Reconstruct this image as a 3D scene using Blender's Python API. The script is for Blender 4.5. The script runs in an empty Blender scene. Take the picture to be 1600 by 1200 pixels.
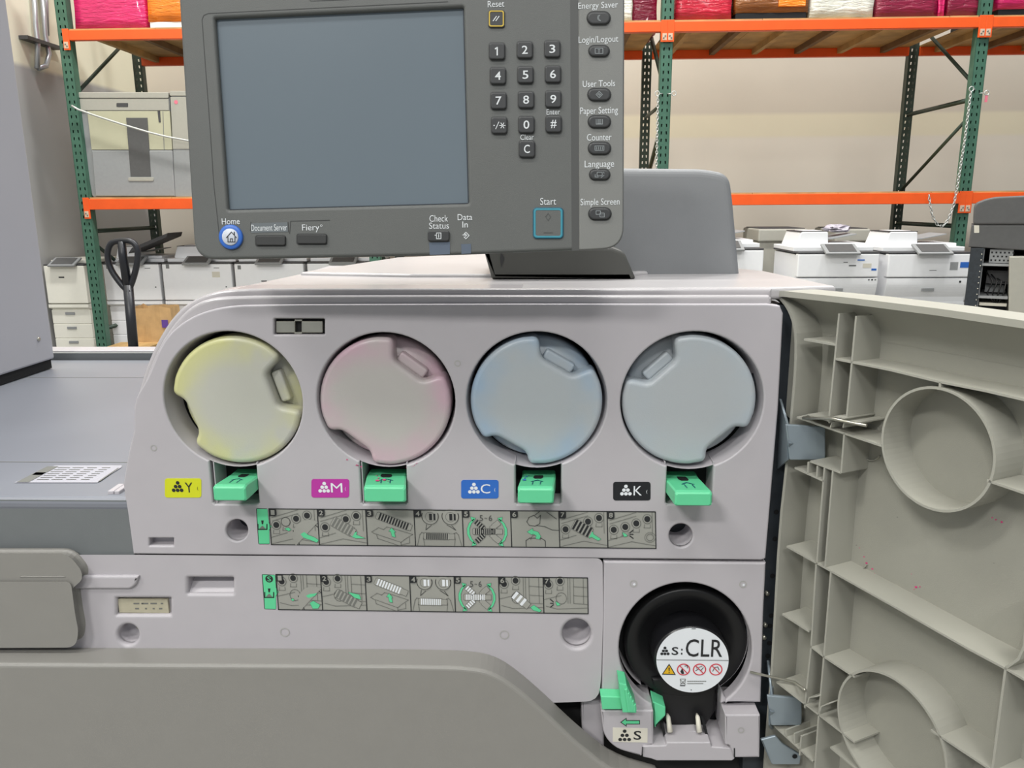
import bpy, bmesh, math, random
from math import sin, cos, tan, pi, radians, sqrt, atan2
from mathutils import Vector, Matrix
random.seed(7)
COL = bpy.context.scene.collection
SC = bpy.context.scene

# ------------------------------------------------------------------ camera
FPX = 1244.0
CAMLOC = Vector((0, 0, 1.3))
YAW, PITCH, ROLL = radians(2.0), radians(12.7), radians(0.4)
_r = Vector((cos(YAW), sin(YAW), 0))
_f = Vector((-sin(YAW)*cos(PITCH), cos(YAW)*cos(PITCH), -sin(PITCH)))
_u = _r.cross(_f)
RT = (_r*cos(ROLL) - _u*sin(ROLL)).normalized()
UP = (_u*cos(ROLL) + _r*sin(ROLL)).normalized()
cd = bpy.data.cameras.new('camera'); cam = bpy.data.objects.new('camera', cd); COL.objects.link(cam)
cd.sensor_width = 36; cd.lens = 36*FPX/1600; cd.clip_start = .02; cd.clip_end = 100
M3 = Matrix((RT, UP, -_f)).transposed()
cam.matrix_world = Matrix.Translation(CAMLOC) @ M3.to_4x4()
SC.camera = cam

def ray(px, py):
    return _f*FPX + RT*(px-800) - UP*(py-600)
def atY(px, py, Y):
    d = ray(px, py); return CAMLOC + d*((Y-CAMLOC.y)/d.y)
def atZ(px, py, z):
    d = ray(px, py); return CAMLOC + d*((z-CAMLOC.z)/d.z)
def atX(px, py, x):
    d = ray(px, py); return CAMLOC + d*((x-CAMLOC.x)/d.x)

class Frame:
    """a plane of the place: origin, u to the right, v up, n towards the viewer"""
    def __init__(s, O, n, roll=0):
        n = Vector(n).normalized(); u = Vector((0,0,1)).cross(n).normalized(); v = n.cross(u)
        s.u = u*cos(roll)+v*sin(roll); s.v = v*cos(roll)-u*sin(roll); s.n = n; s.O = Vector(O)
        m = Matrix((s.u, s.v, s.n)).transposed().to_4x4(); s.M = Matrix.Translation(s.O) @ m
    def q(s, px, py, w=0):
        d = ray(px, py); t = (s.O + s.n*w - CAMLOC).dot(s.n)/d.dot(s.n)
        P = CAMLOC + d*t - s.O
        return (P.dot(s.u), P.dot(s.v))
    def P(s, u, v, w=0): return s.O + s.u*u + s.v*v + s.n*w
    def scale(s, px, py, w=0):
        a = s.q(px-5, py, w); b = s.q(px+5, py, w); return (b[0]-a[0])/10

# ------------------------------------------------------------------ materials
def lin(c):
    def f(x):
        x /= 255.0
        return x/12.92 if x <= .04045 else ((x+.055)/1.055)**2.4
    return (f(c[0]), f(c[1]), f(c[2]), 1)
MATS = {}
def mat(name, rgb, rough=.5, metal=0, noise=.04, nscale=40, bump=0, bscale=600, coat=0, alpha=1, spec=.5):
    m = bpy.data.materials.new(name); m.use_nodes = True; nt = m.node_tree; b = nt.nodes['Principled BSDF']
    b.inputs['Roughness'].default_value = rough; b.inputs['Metallic'].default_value = metal
    b.inputs['Specular IOR Level'].default_value = spec
    b.inputs['Coat Weight'].default_value = coat
    tc = nt.nodes.new('ShaderNodeTexCoord')
    c = lin(rgb)
    if noise:
        n = nt.nodes.new('ShaderNodeTexNoise'); n.inputs['Scale'].default_value = nscale; n.inputs['Detail'].default_value = 3
        nt.links.new(tc.outputs['Object'], n.inputs['Vector'])
        r = nt.nodes.new('ShaderNodeValToRGB')
        r.color_ramp.elements[0].position = .3; r.color_ramp.elements[1].position = .7
        r.color_ramp.elements[0].color = tuple(x*(1-noise) for x in c[:3])+(1,)
        r.color_ramp.elements[1].color = tuple(min(1, x*(1+noise)) for x in c[:3])+(1,)
        nt.links.new(n.outputs['Fac'], r.inputs['Fac']); nt.links.new(r.outputs['Color'], b.inputs['Base Color'])
    else: b.inputs['Base Color'].default_value = c
    if bump:
        n2 = nt.nodes.new('ShaderNodeTexNoise'); n2.inputs['Scale'].default_value = bscale
        nt.links.new(tc.outputs['Object'], n2.inputs['Vector'])
        bp = nt.nodes.new('ShaderNodeBump'); bp.inputs['Strength'].default_value = bump; bp.inputs['Distance'].default_value = .001
        nt.links.new(n2.outputs['Fac'], bp.inputs['Height']); nt.links.new(bp.outputs['Normal'], b.inputs['Normal'])
    MATS[name] = m; return m

# ------------------------------------------------------------------ mesh builder
TMP = bpy.data.objects
def curve_to_data(cu):
    o = bpy.data.objects.new('tmp', cu); COL.objects.link(o)
    dg = bpy.context.evaluated_depsgraph_get()
    me = bpy.data.meshes.new_from_object(o.evaluated_get(dg), depsgraph=dg)
    vs = [v.co.copy() for v in me.vertices]; fs = [tuple(p.vertices) for p in me.polygons]
    bpy.data.objects.remove(o); bpy.data.meshes.remove(me); bpy.data.curves.remove(cu)
    return vs, fs

ORIG = {}
def tag(o, label=None, cat=None, group=None, kind=None):
    if label: o['label'] = label
    if cat: o['category'] = cat
    if group: o['group'] = group
    if kind: o['kind'] = kind
    return o
def thing(name, label, cat, loc=(0,0,0), group=None):
    o = bpy.data.objects.new(name, None); COL.objects.link(o); o.location = loc; o.empty_display_size = .05
    ORIG[o.name] = Vector(loc)
    return tag(o, label, cat, group)

class MB:
    def __init__(s): s.v = []; s.f = []; s.mi = []; s.sm = []; s.mats = []
    def m(s, mt):
        if isinstance(mt, str): mt = MATS[mt]
        if mt not in s.mats: s.mats.append(mt)
        return s.mats.index(mt)
    def add(s, vs, fs, mt, smooth=False):
        b = len(s.v); k = s.m(mt); s.v += [Vector(x) for x in vs]
        for f in fs: s.f.append(tuple(b+i for i in f)); s.mi.append(k); s.sm.append(smooth)
        return s
    def box(s, c, size, mt, bev=0, R=None, seg=2):
        bm = bmesh.new(); bmesh.ops.create_cube(bm, size=1)
        for v in bm.verts: v.co = Vector((v.co.x*size[0], v.co.y*size[1], v.co.z*size[2]))
        if bev: bmesh.ops.bevel(bm, geom=bm.edges[:], offset=bev, segments=seg, affect='EDGES', profile=.5)
        bm.verts.index_update()
        vs = [v.co.copy() for v in bm.verts]; fs = [tuple(v.index for v in f.verts) for f in bm.faces]; bm.free()
        if R is not None: vs = [R @ v for v in vs]
        c = Vector(c); return s.add([v+c for v in vs], fs, mt, False)
    def box2(s, a, b, mt, bev=0, seg=2):
        a = Vector(a); b = Vector(b); c = (a+b)/2; d = b-a
        return s.box(c, (abs(d.x), abs(d.y), abs(d.z)), mt, bev, None, seg)
    def fbox(s, fr, u0, v0, w0, u1, v1, w1, mt, bev=0):
        bm = MB(); bm.box2((u0, v0, w0), (u1, v1, w1), mt, bev)
        return s.add([fr.M @ v for v in bm.v], bm.f, mt)
    def tube(s, pts, r, mt, n=8, closed=False, cap=True):
        pts = [Vector(p) for p in pts]; N = len(pts); vs = []; fs = []
        prev = None
        for i, p in enumerate(pts):
            if closed: t = pts[(i+1) % N]-pts[i-1]
            else: t = pts[min(i+1, N-1)]-pts[max(i-1, 0)]
            t.normalize()
            if prev is None:
                a = Vector((0,0,1)) if abs(t.z) < .9 else Vector((1,0,0)); x = t.cross(a).normalized()
            else: x = (prev - t*prev.dot(t)).normalized()
            prev = x; y = t.cross(x); rr = r[i] if isinstance(r, (list, tuple)) else r
            for k in range(n):
                a = 2*pi*k/n; vs.append(p + x*cos(a)*rr + y*sin(a)*rr)
        for i in range(N if closed else N-1):
            j = (i+1) % N
            for k in range(n): fs.append((i*n+k, i*n+(k+1) % n, j*n+(k+1) % n, j*n+k))
        if not closed and cap: fs += [tuple(range(n-1, -1, -1)), tuple((N-1)*n+k for k in range(n))]
        return s.add(vs, fs, mt, True)
    def lathe(s, fr, c, prof, mt, n=64, sy=1, smooth=True):
        """prof: list of (radius, w) about the local point c"""
        vs = []; fs = []; L = len(prof)
        for k in range(n):
            a = 2*pi*k/n
            for (r, w) in prof: vs.append(fr.P(c[0]+r*cos(a), c[1]+r*sin(a)*sy, w))
        for k in range(n):
            j = (k+1) % n
            for i in range(L-1): fs.append((k*L+i, j*L+i, j*L+i+1, k*L+i+1))
        return s.add(vs, fs, mt, smooth)
    def disc(s, fr, c, r, w, mt, n=40, sy=1):
        vs = [fr.P(c[0]+r*cos(2*pi*k/n), c[1]+r*sy*sin(2*pi*k/n), w) for k in range(n)]
        return s.add(vs, [tuple(range(n))], mt)
    def dpx(s, fr, x, y, r, w, mt, n=20, sy=1):
        return s.disc(fr, fr.q(x, y, w), r*fr.scale(x, y, w), w, mt, n, sy)
    def ring(s, fr, x, y, r0, r1, w, mt, n=36, a0=0, a1=360, sy=1):
        c = fr.q(x, y, w); k = fr.scale(x, y, w); vs = []; fs = []
        for i in range(n+1):
            a = radians(a0+(a1-a0)*i/n)
            for r in (r0, r1): vs.append(fr.P(c[0]+r*k*cos(a), c[1]+r*k*sy*sin(a), w))
        for i in range(n): fs.append((2*i, 2*i+1, 2*i+3, 2*i+2))
        return s.add(vs, fs, mt)
    def poly(s, fr, pts, w, mt):
        vs = [fr.P(*fr.q(x, y, w), w) for x, y in pts]
        return s.add(vs, [tuple(range(len(vs)))], mt)
    def stroke(s, fr, pts, wd, w, mt, closed=False):
        P = [Vector(fr.q(x, y, w)) for x, y in pts]; k = fr.scale(*pts[0], w)*wd/2
        if closed: P.append(P[0])
        for a, b in zip(P, P[1:]):
            d = b-a
            if d.length < 1e-7: continue
            d.normalize(); nn = Vector((-d.y, d.x))*k; e = d*k*.6
            q = [a-e-nn, b+e-nn, b+e+nn, a-e+nn]
            s.add([fr.P(p.x, p.y, w) for p in q], [(0,1,2,3)], mt)
        return s
    def wall(s, fr, pts, th, w0, w1, mt, closed=False, wq=None):
        """a rib: polyline in the plane, th metres thick, standing from w0 to w1"""
        wq = w1 if wq is None else wq
        P = [Vector(fr.q(x, y, wq)) for x, y in pts]
        return s.wall_uv(fr, P, th, w0, w1, mt, closed)
    def wall_uv(s, fr, P, th, w0, w1, mt, closed=False):
        P = [Vector(p) for p in P]; N = len(P); L = []
        for i, p in enumerate(P):
            a = P[i-1] if (i > 0 or closed) else None; b = P[(i+1) % N] if (i < N-1 or closed) else None
            d = Vector((0, 0))
            if a is not None: d += (p-a).normalized()
            if b is not None: d += (b-p).normalized()
            d.normalize(); L.append((p, Vector((-d.y, d.x))*th/2))
        vs = []
        for p, nn in L:
            for (q, w) in ((p-nn, w0), (p+nn, w0), (p+nn, w1), (p-nn, w1)): vs.append(fr.P(q.x, q.y, w))
        fs = []
        for i in range(N if closed else N-1):
            j = (i+1) % N
            for k in range(4): fs.append((i*4+k, i*4+(k+1) % 4, j*4+(k+1) % 4, j*4+k))
        if not closed: fs += [(0,1,2,3), ((N-1)*4+3, (N-1)*4+2, (N-1)*4+1, (N-1)*4)]
        return s.add(vs, fs, mt, False)
    def solid(s, fr, loops, w0, w1, mt, bev=0, wq=None, seg=3, uv=False):
        """an extruded plate with holes and rounded edges"""
        wq = w1 if wq is None else wq
        cu = bpy.data.curves.new('tmp', 'CURVE'); cu.dimensions = '2D'; cu.fill_mode = 'BOTH'
        bev = min(bev, abs(w1-w0)/2*.98)
        cu.extrude = abs(w1-w0)/2 - bev; cu.bevel_depth = bev; cu.offset = -bev; cu.bevel_resolution = seg
        for lp in loops:
            sp = cu.splines.new('POLY'); sp.points.add(len(lp)-1); sp.use_cyclic_u = True
            for p, xy in zip(sp.points, lp):
                q = xy if uv else fr.q(xy[0], xy[1], wq); p.co = (q[0], q[1], 0, 1)
        vs, fs = curve_to_data(cu); mid = (w0+w1)/2
        return s.add([fr.P(v.x, v.y, v.z+mid) for v in vs], fs, mt, False)
    def text(s, fr, body, x0, y0, x1, y1, w, mt, bold=.012, quarter=0):
        cu = bpy.data.curves.new('tmp', 'FONT'); cu.body = body; cu.size = 1; cu.resolution_u = 3; cu.offset = bold
        vs, fs = curve_to_data(cu)
        if not vs: return s
        ax = min(v.x for v in vs); bx = max(v.x for v in vs); ay = min(v.y for v in vs); by = max(v.y for v in vs)
        cx, cy = fr.q((x0+x1)/2, (y0+y1)/2, w)
        kx = fr.scale((x0+x1)/2, (y0+y1)/2, w)*(x1-x0)/(bx-ax)
        a = fr.q((x0+x1)/2, y0, w); b = fr.q((x0+x1)/2, y1, w); ky = abs(a[1]-b[1])/(by-ay)
        return s.add([fr.P(cx+(v.x-(ax+bx)/2)*kx, cy+(v.y-(ay+by)/2)*ky, w) for v in vs], fs, mt)
    def build(s, name, parent=None, loc=None, label=None, cat=None, group=None, kind=None, weld=False):
        if parent is not None: O = ORIG[parent.name]
        elif loc is not None: O = Vector(loc)
        else:
            xs = [v.x for v in s.v]; ys = [v.y for v in s.v]; zs = [v.z for v in s.v]
            O = Vector(((min(xs)+max(xs))/2, (min(ys)+max(ys))/2, min(zs)))
        me = bpy.data.meshes.new(name); me.from_pydata([v-O for v in s.v], [], s.f)
        for mt in s.mats: me.materials.append(mt)
        me.polygons.foreach_set('material_index', s.mi); me.polygons.foreach_set('use_smooth', s.sm); me.update()
        o = bpy.data.objects.new(name, me); COL.objects.link(o); ORIG[o.name] = O
        if parent is not None: o.parent = parent
        else: o.location = O
        return tag(o, label, cat, group, kind)

# ------------------------------------------------------------------ outline helpers (photo-plane units)
def rrect(x0, y0, x1, y1, r, n=5):
    out = []
    for cx, cy, a in ((x1-r, y0+r, -90), (x1-r, y1-r, 0), (x0+r, y1-r, 90), (x0+r, y0+r, 180)):
        for k in range(n+1):
            t = radians(a+90*k/n); out.append((cx+r*cos(t), cy+r*sin(t)))
    return out
def circ(x, y, r, n=48, ry=None):
    ry = ry or r
    return [(x+r*cos(2*pi*k/n), y+ry*sin(2*pi*k/n)) for k in range(n)]
def soft(pts, it=2, closed=True):
    for _ in range(it):
        q = []; N = len(pts)
        for i in range(N if closed else N-1):
            a = pts[i]; b = pts[(i+1) % N]
            q += [(a[0]*.75+b[0]*.25, a[1]*.75+b[1]*.25), (a[0]*.25+b[0]*.75, a[1]*.25+b[1]*.75)]
        if not closed: q = [pts[0]]+q+[pts[-1]]
        pts = q
    return pts
def round_corners(pts, r, n=4):
    """pts: (x,y) or (x,y,r)"""
    out = []; N = len(pts)
    for i in range(N):
        p = Vector(pts[i][:2]); rr = pts[i][2] if len(pts[i]) > 2 else r
        a = Vector(pts[i-1][:2])-p; b = Vector(pts[(i+1) % N][:2])-p
        t = min(rr, a.length*.49, b.length*.49)
        A = p+a.normalized()*t; B = p+b.normalized()*t
        for k in range(n+1):
            s = k/n; q = A*(1-s)**2 + p*2*s*(1-s) + B*s*s; out.append((q.x, q.y))
    return out
L1, L2, L3, L4, WS_, EXPO = 130, 62, 38, 270, .36, 0.0
# ------------------------------------------------------------------ palette
mat('panel', (180,176,180), .42, noise=.015, bump=.12, bscale=2500)
mat('panel_warm', (168,167,163), .42, noise=.015, bump=.12, bscale=2500)
mat('cover', (138,136,131), .38, noise=.015, bump=.15, bscale=2500)
mat('rim', (180,176,178), .24, noise=.015)
mat('top_plastic', (184,181,182), .3, noise=.02)
mat('sticker_white', (168,168,176), .5, noise=0)
mat('deck_grey', (122,125,133), .42, noise=.02, nscale=12)
mat('slab', (172,172,178), .55, noise=.02, nscale=5)
mat('slate_grey', (112,116,117), .5, noise=.02, bump=.15, bscale=2500)  # plain dark grey of the low left section
mat('cp_dark', (93,95,93), .5, noise=.02, bump=.2, bscale=3000)
mat('cp_strip', (122,123,120), .5, noise=.02, bump=.2, bscale=3000)
mat('cp_groove', (76,77,76), .5, noise=0)
mat('cp_line', (52,53,53), .6, noise=0)
mat('cp_tab', (104,110,113), .4, noise=0)
mat('cp_window', (94,104,118), .25, noise=0)
mat('key', (58,59,60), .4, noise=.02)
mat('legend', (214,218,220), .5, noise=0)
mat('legend_dim', (140,146,148), .5, noise=0)
mat('screen', (103,114,122), .28, noise=.02, nscale=6)
mat('screen_edge', (60,66,74), .4, noise=0)
mat('yellow_line', (196,168,60), .5, noise=0)
mat('teal_line', (62,140,158), .4, noise=0)
mat('teal_dark', (28,84,104), .4, noise=0)
mat('blue_ring', (52,104,190), .4, noise=0)
mat('white_key', (198,204,214), .4, noise=0)
mat('ink', (34,36,38), .5, noise=0)
mat('ink_line', (70,72,70), .6, noise=0)
mat('ink_soft', (112,113,108), .6, noise=0)
mat('sticker', (153,153,146), .45, noise=.01)
mat('sticker_green', (93,203,148), .4, noise=0)
mat('green', (98,205,152), .38, noise=.02, nscale=90)
mat('lab_yellow', (208,212,32), .4, noise=0)
mat('lab_magenta', (182,52,156), .4, noise=0)
mat('lab_blue', (44,104,190), .4, noise=0)
mat('lab_black', (26,28,32), .4, noise=0)
mat('lab_white', (226,230,234), .4, noise=0)
mat('lab_cream', (214,210,196), .45, noise=0)
mat('beige_label', (176,170,148), .5, noise=.05, nscale=200)
mat('black', (18,18,20), .42, noise=.05)
mat('black_gloss', (24,24,27), .3, noise=.05)
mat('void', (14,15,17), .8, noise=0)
mat('frame_dark', (44,50,56), .5, noise=.2, nscale=60)
mat('steel', (186,184,172), .28, metal=.8, noise=.06, nscale=60)
mat('hinge_steel', (150,162,170), .35, metal=.5, noise=.03)
mat('door_in', (154,153,143), .5, noise=.025, nscale=18, bump=.15, bscale=1800)
mat('door_rib', (162,161,151), .5, noise=.02)
mat('toner_pink', (206,62,122), .8, noise=.2, nscale=400)
mat('toner_pale', (196,150,172), .8, noise=.1, nscale=200)
mat('toner_blue', (52,110,176), .7, noise=.2, nscale=300)
mat('warn_yellow', (222,176,32), .5, noise=0)
mat('warn_red', (206,58,72), .5, noise=0)
mat('foot_grey', (80,80,76), .5, noise=.02)
mat('dark_bracket', (130,132,134), .5, noise=.02, bump=.2, bscale=3000)
mat('purple_ink', (96,64,150), .6, noise=0)

def bottle_mat(name, base, tint, amt, seed, R):
    """translucent white plastic with toner dust gathered around the rim"""
    m = mat(name, base, .34, noise=0, bump=.1, bscale=900); nt = m.node_tree; b = nt.nodes['Principled BSDF']
    b.inputs['Subsurface Weight'].default_value = .15; b.inputs['Subsurface Radius'].default_value = (.01, .01, .008); b.inputs['Subsurface Scale'].default_value = .3
    tc = nt.nodes.new('ShaderNodeTexCoord'); sep = nt.nodes.new('ShaderNodeSeparateXYZ'); nt.links.new(tc.outputs['Object'], sep.inputs[0])
    cmb = nt.nodes.new('ShaderNodeCombineXYZ'); nt.links.new(sep.outputs['X'], cmb.inputs['X']); nt.links.new(sep.outputs['Z'], cmb.inputs['Z'])
    ln = nt.nodes.new('ShaderNodeVectorMath'); ln.operation = 'LENGTH'; nt.links.new(cmb.outputs[0], ln.inputs[0])
    mr = nt.nodes.new('ShaderNodeMapRange'); mr.inputs['From Min'].default_value = R*.45; mr.inputs['From Max'].default_value = R*1.02
    mr.interpolation_type = 'SMOOTHSTEP'
    nt.links.new(ln.outputs['Value'], mr.inputs['Value'])
    nz = nt.nodes.new('ShaderNodeTexNoise'); nz.noise_dimensions = '4D'; nz.inputs['W'].default_value = seed; nz.inputs['Scale'].default_value = 28; nz.inputs['Detail'].default_value = 3
    nt.links.new(tc.outputs['Object'], nz.inputs['Vector'])
    mr2 = nt.nodes.new('ShaderNodeMapRange'); mr2.inputs['From Min'].default_value = .35; mr2.inputs['From Max'].default_value = .62
    nt.links.new(nz.outputs['Fac'], mr2.inputs['Value'])
    mu = nt.nodes.new('ShaderNodeMath'); mu.operation = 'MULTIPLY'; nt.links.new(mr.outputs[0], mu.inputs[0]); nt.links.new(mr2.outputs[0], mu.inputs[1])
    mu2 = nt.nodes.new('ShaderNodeMath'); mu2.operation = 'MULTIPLY'; mu2.inputs[1].default_value = amt; nt.links.new(mu.outputs[0], mu2.inputs[0])
    mx = nt.nodes.new('ShaderNodeMix'); mx.data_type = 'RGBA'; nt.links.new(mu2.outputs[0], mx.inputs['Factor'])
    mx.inputs['A'].default_value = lin(base); mx.inputs['B'].default_value = lin(tint)
    nt.links.new(mx.outputs['Result'], b.inputs['Base Color'])
    return m
# ------------------------------------------------------------------ the printer in front
YF = .622
F = Frame((0, YF, 1.3), (0, -1, 0))
class Flat(Frame):
    def __init__(s, z):
        s.O = Vector((0, 0, z)); s.u = Vector((1,0,0)); s.v = Vector((0,1,0)); s.n = Vector((0,0,1)); s.M = Matrix.Translation(s.O)
printer = thing('production_printer', 'large light grey production printer with its toner compartment open and a tilted touch control panel', 'printer', (0, YF+.3, 0))

YC = .634   # front of the top cover
zdeck = atY(700, 451, YC).z
DK = Flat(zdeck)

# cup: blind round recess behind a hole in the front panel
def cup(mb, fr, x, y, r, depth, mt, floor=True, w=-.0005, sy=1):
    c = fr.q(x, y, 0); R = r*fr.scale(x, y)
    pr = [(R, w), (R, w-depth)]
    if floor: pr.append((0.0001, w-depth))
    mb.lathe(fr, c, pr, mt, 40, sy)

HOLES = [(364, 626, 108), (603, 627, 108), (838.5, 627, 110), (1081, 628, 112)]
LEV = [369, 601, 841, 1076]
def keyhole(cx, cy, r, lx, hw=36, yb=788):
    c = F.q(cx, cy); R = r*F.scale(cx, cy); a = F.q(lx-hw, yb); b = F.q(lx+hw, yb)
    pts = []
    yl = lambda x: c[1]-sqrt(max(R*R-(x-c[0])**2, 0))
    a0 = atan2(yl(b[0])-c[1], b[0]-c[0]); a1 = atan2(yl(a[0])-c[1], a[0]-c[0])
    while a1 < a0: a1 += 2*pi
    while a1-a0 < pi: a1 += 2*pi
    n = 60
    for k in range(n+1):
        t = a0+(a1-a0)*k/n; pts.append((c[0]+R*cos(t), c[1]+R*sin(t)))
    rr = .0015
    pts += [(a[0], a[1]+rr), (a[0]+rr, a[1]), (b[0]-rr, b[1]), (b[0], b[1]+rr)]
    return pts
def loopuv(pts, w=0): return [F.q(x, y, w) for x, y in pts]

outA = [(208,866),(199,800),(192,757),(201,705),(209,672),(209,625),(228,596),(240,568),(251,542),(265,521),(285,504),(312,489),(350,479),(400,476),(800,475),(1200,475),(1219,478),(1224,490),(1216,640),(1206,760),(1196.5,873),(1190,875.5)]
outA = outA[:5] + soft(outA[4:15], 2, False)[1:] + outA[15:]
recl = [rrect(428,498,507,523,2), circ(370,829,17), circ(1064,837,18.5), rrect(233,841,271,853,1)]
p = MB()
p.solid(F, [loopuv(outA)] + [keyhole(*h, l) for h, l in zip(HOLES, LEV)] + [loopuv(l) for l in recl], -.013, 0, 'panel', .0016, uv=True)
for x, y, r in ((370,829,17),(1064,837,18.5)): cup(p, F, x, y, r, .03, 'panel', w=-.002)
p.solid(F, [rrect(228,836,276,858,1)], -.02, -.009, 'panel', 0)
for (x, y) in ((715,568),(240,700)):
    p.ring(F, x, y, 3.5, 5, .0002, 'panel_warm')
toner_panel = p.build('toner_panel', printer)

# recess round each toner bottle
p = MB()
for (x, y, r), lx in zip(HOLES, LEV):
    c = F.q(x, y); R = r*F.scale(x, y)
    p.lathe(F, c, [(R*1.0, -.002), (R*.955, -.028)], 'panel', 64)
    p.lathe(F, c, [(R*.955, -.028), (R*.955, -.14), (.001, -.14)], 'void', 64)  # deep part of the well coloured black to stand for its shade
    a = F.q(lx-36.5, 730); b = F.q(lx+36.5, 789)
    for u in (a[0], b[0]): p.fbox(F, u-.0004, b[1], -.026, u+.0004, a[1]+.004, -.002, 'panel')
    p.fbox(F, a[0], b[1]-.0004, -.026, b[0], b[1]+.0004, -.002, 'panel'); p.fbox(F, a[0], b[1], -.027, b[0], a[1]-.002, -.026, 'void')  # slot back coloured black, its shade put into the colour
p.build('bottle_well', printer, kind=None)
p = MB()
p.solid(F, [loopuv([(222,600),(236,560),(256,520),(300,480),(400,470),(1200,470),(1215,490),(1190,880),(215,870)])] + [circ(F.q(x, y)[0], F.q(x, y)[1], r*F.scale(x, y)*.985) for x, y, r in HOLES], -.034, -.030, 'frame_dark', 0, uv=True)
p.build('dark_backing', printer, label='dark inner plate behind the toner slots')

# stepped rims above the panel
INB = [(1206,492),(400,490),(352,494),(312,506),(285,522),(262,545),(246,575),(232,640)]
outB = soft([(212,640),(224,598),(240,558),(256,527),(275,501),(296,480),(322,467),(360,463),(500,462.5),(700,462)], 2, False) + [(1202,462),(1206,466)]+INB
outC = soft([(210,640),(220,595),(235,555),(250,525),(268,497),(290,475),(325,458),(366,451),(500,451),(700,451)], 2, False) + [(1207,451)]+INB
p = MB(); p.solid(F, [outB], -.03, -.005, 'rim', .003, wq=-.005); p.build('panel_rim', printer)
p = MB(); p.solid(F, [outC], -.05, -.012, 'rim', .003, wq=-.012); p.build('top_rim', printer)
# top deck and the raised rear cover
p = MB()
dk = [(318,459),(366,450),(480,425),(620,405),(760,400),(1000,402),(1196,424),(1304,446),(1240,452),(1200,452)]
fl = atY(352, 451, YC+.002); fr_ = atY(1207, 451, YC+.002)
p.solid(DK, [[(fl.x, fl.y)] + [DK.q(x, y) for x, y in [(480,425),(620,405),(760,400),(1000,402),(1196,423),(1306,446)]] + [(fr_.x, fr_.y)]], -.010, -.0002, 'top_plastic', .003, uv=True)
p.build('top_cover', printer)
p = MB()
DK2 = Flat(zdeck+.003)
p.solid(DK2, [[(470,425),(620,402),(760,396),(1010,396),(1012,424),(960,427),(800,428),(640,428)]], -.006, 0, 'top_plastic', .0025)
p.build('rear_cover', printer)
# body below and behind
p = MB()
xl = F.q(250, 600)[0]; xr = F.q(1190, 900)[0]
p.box2((xl, YF+.15, .04), (xr, 1.16, zdeck-.02), 'panel', .004)
p.box2((xl-.0, YF+.034, .04), (xr, YF+.15, 1.3+F.q(700, 880)[1]-.0), 'frame_dark', 0)
p.box2((xl+.02, YF+.145, .9), (xr, YF+.16, zdeck-.03), 'frame_dark', 0)
p.build('body', printer)
# side frame seen in the gap between panel and open door
p = MB()
GX = F.q(1222, 600)[0]
p.solid(F, [[(1180,470),(1230,478),(1262,560),(1256,800),(1232,1000),(1222,1210),(1160,1210)]], -.05, -.016, 'frame_dark', 0)
p.build('side_frame', printer, label='dark bolted metal side frame beside the door hinge')
p = MB()
for (x, y) in ((1213,800),(1211,842),(1207,900),(1205,962),(1203,978),(1202,1005),(1200,1025)):
    p.dpx(F, x, y, 4, -.0155, 'void', 12)
p.build('bolt_holes', printer)
for (x, y) in ((1206,940),(1203,990),(1201,1010)):
    p = MB(); c = F.q(x, y); p.lathe(F, c, [(.0018, -.016), (.0018, -.013), (.0001, -.013)], 'steel', 12); p.build('side_frame_bolt', printer)

# metal slide plate in the panel
p = MB()
p.solid(F, [rrect(426,496,509,525,2)], -.012, -.006, 'void', 0)
p.build('latch_window', printer, label='black edged latch window above the toner bottles')
p = MB()
p.solid(F, [rrect(431,502,461,520,1)], -.006, -.003, 'steel', .0006, wq=-.003)
p.solid(F, [rrect(471,502,504,520,1)], -.006, -.003, 'steel', .0006, wq=-.003)
p.solid(F, [rrect(460,499,472,502,1)], -.006, -.003, 'steel', .0004, wq=-.003)
p.solid(F, [rrect(460,519,472,522,1)], -.006, -.003, 'steel', .0004, wq=-.003)
p.build('latch_plate', printer, label='two brushed metal latch plates')

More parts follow.
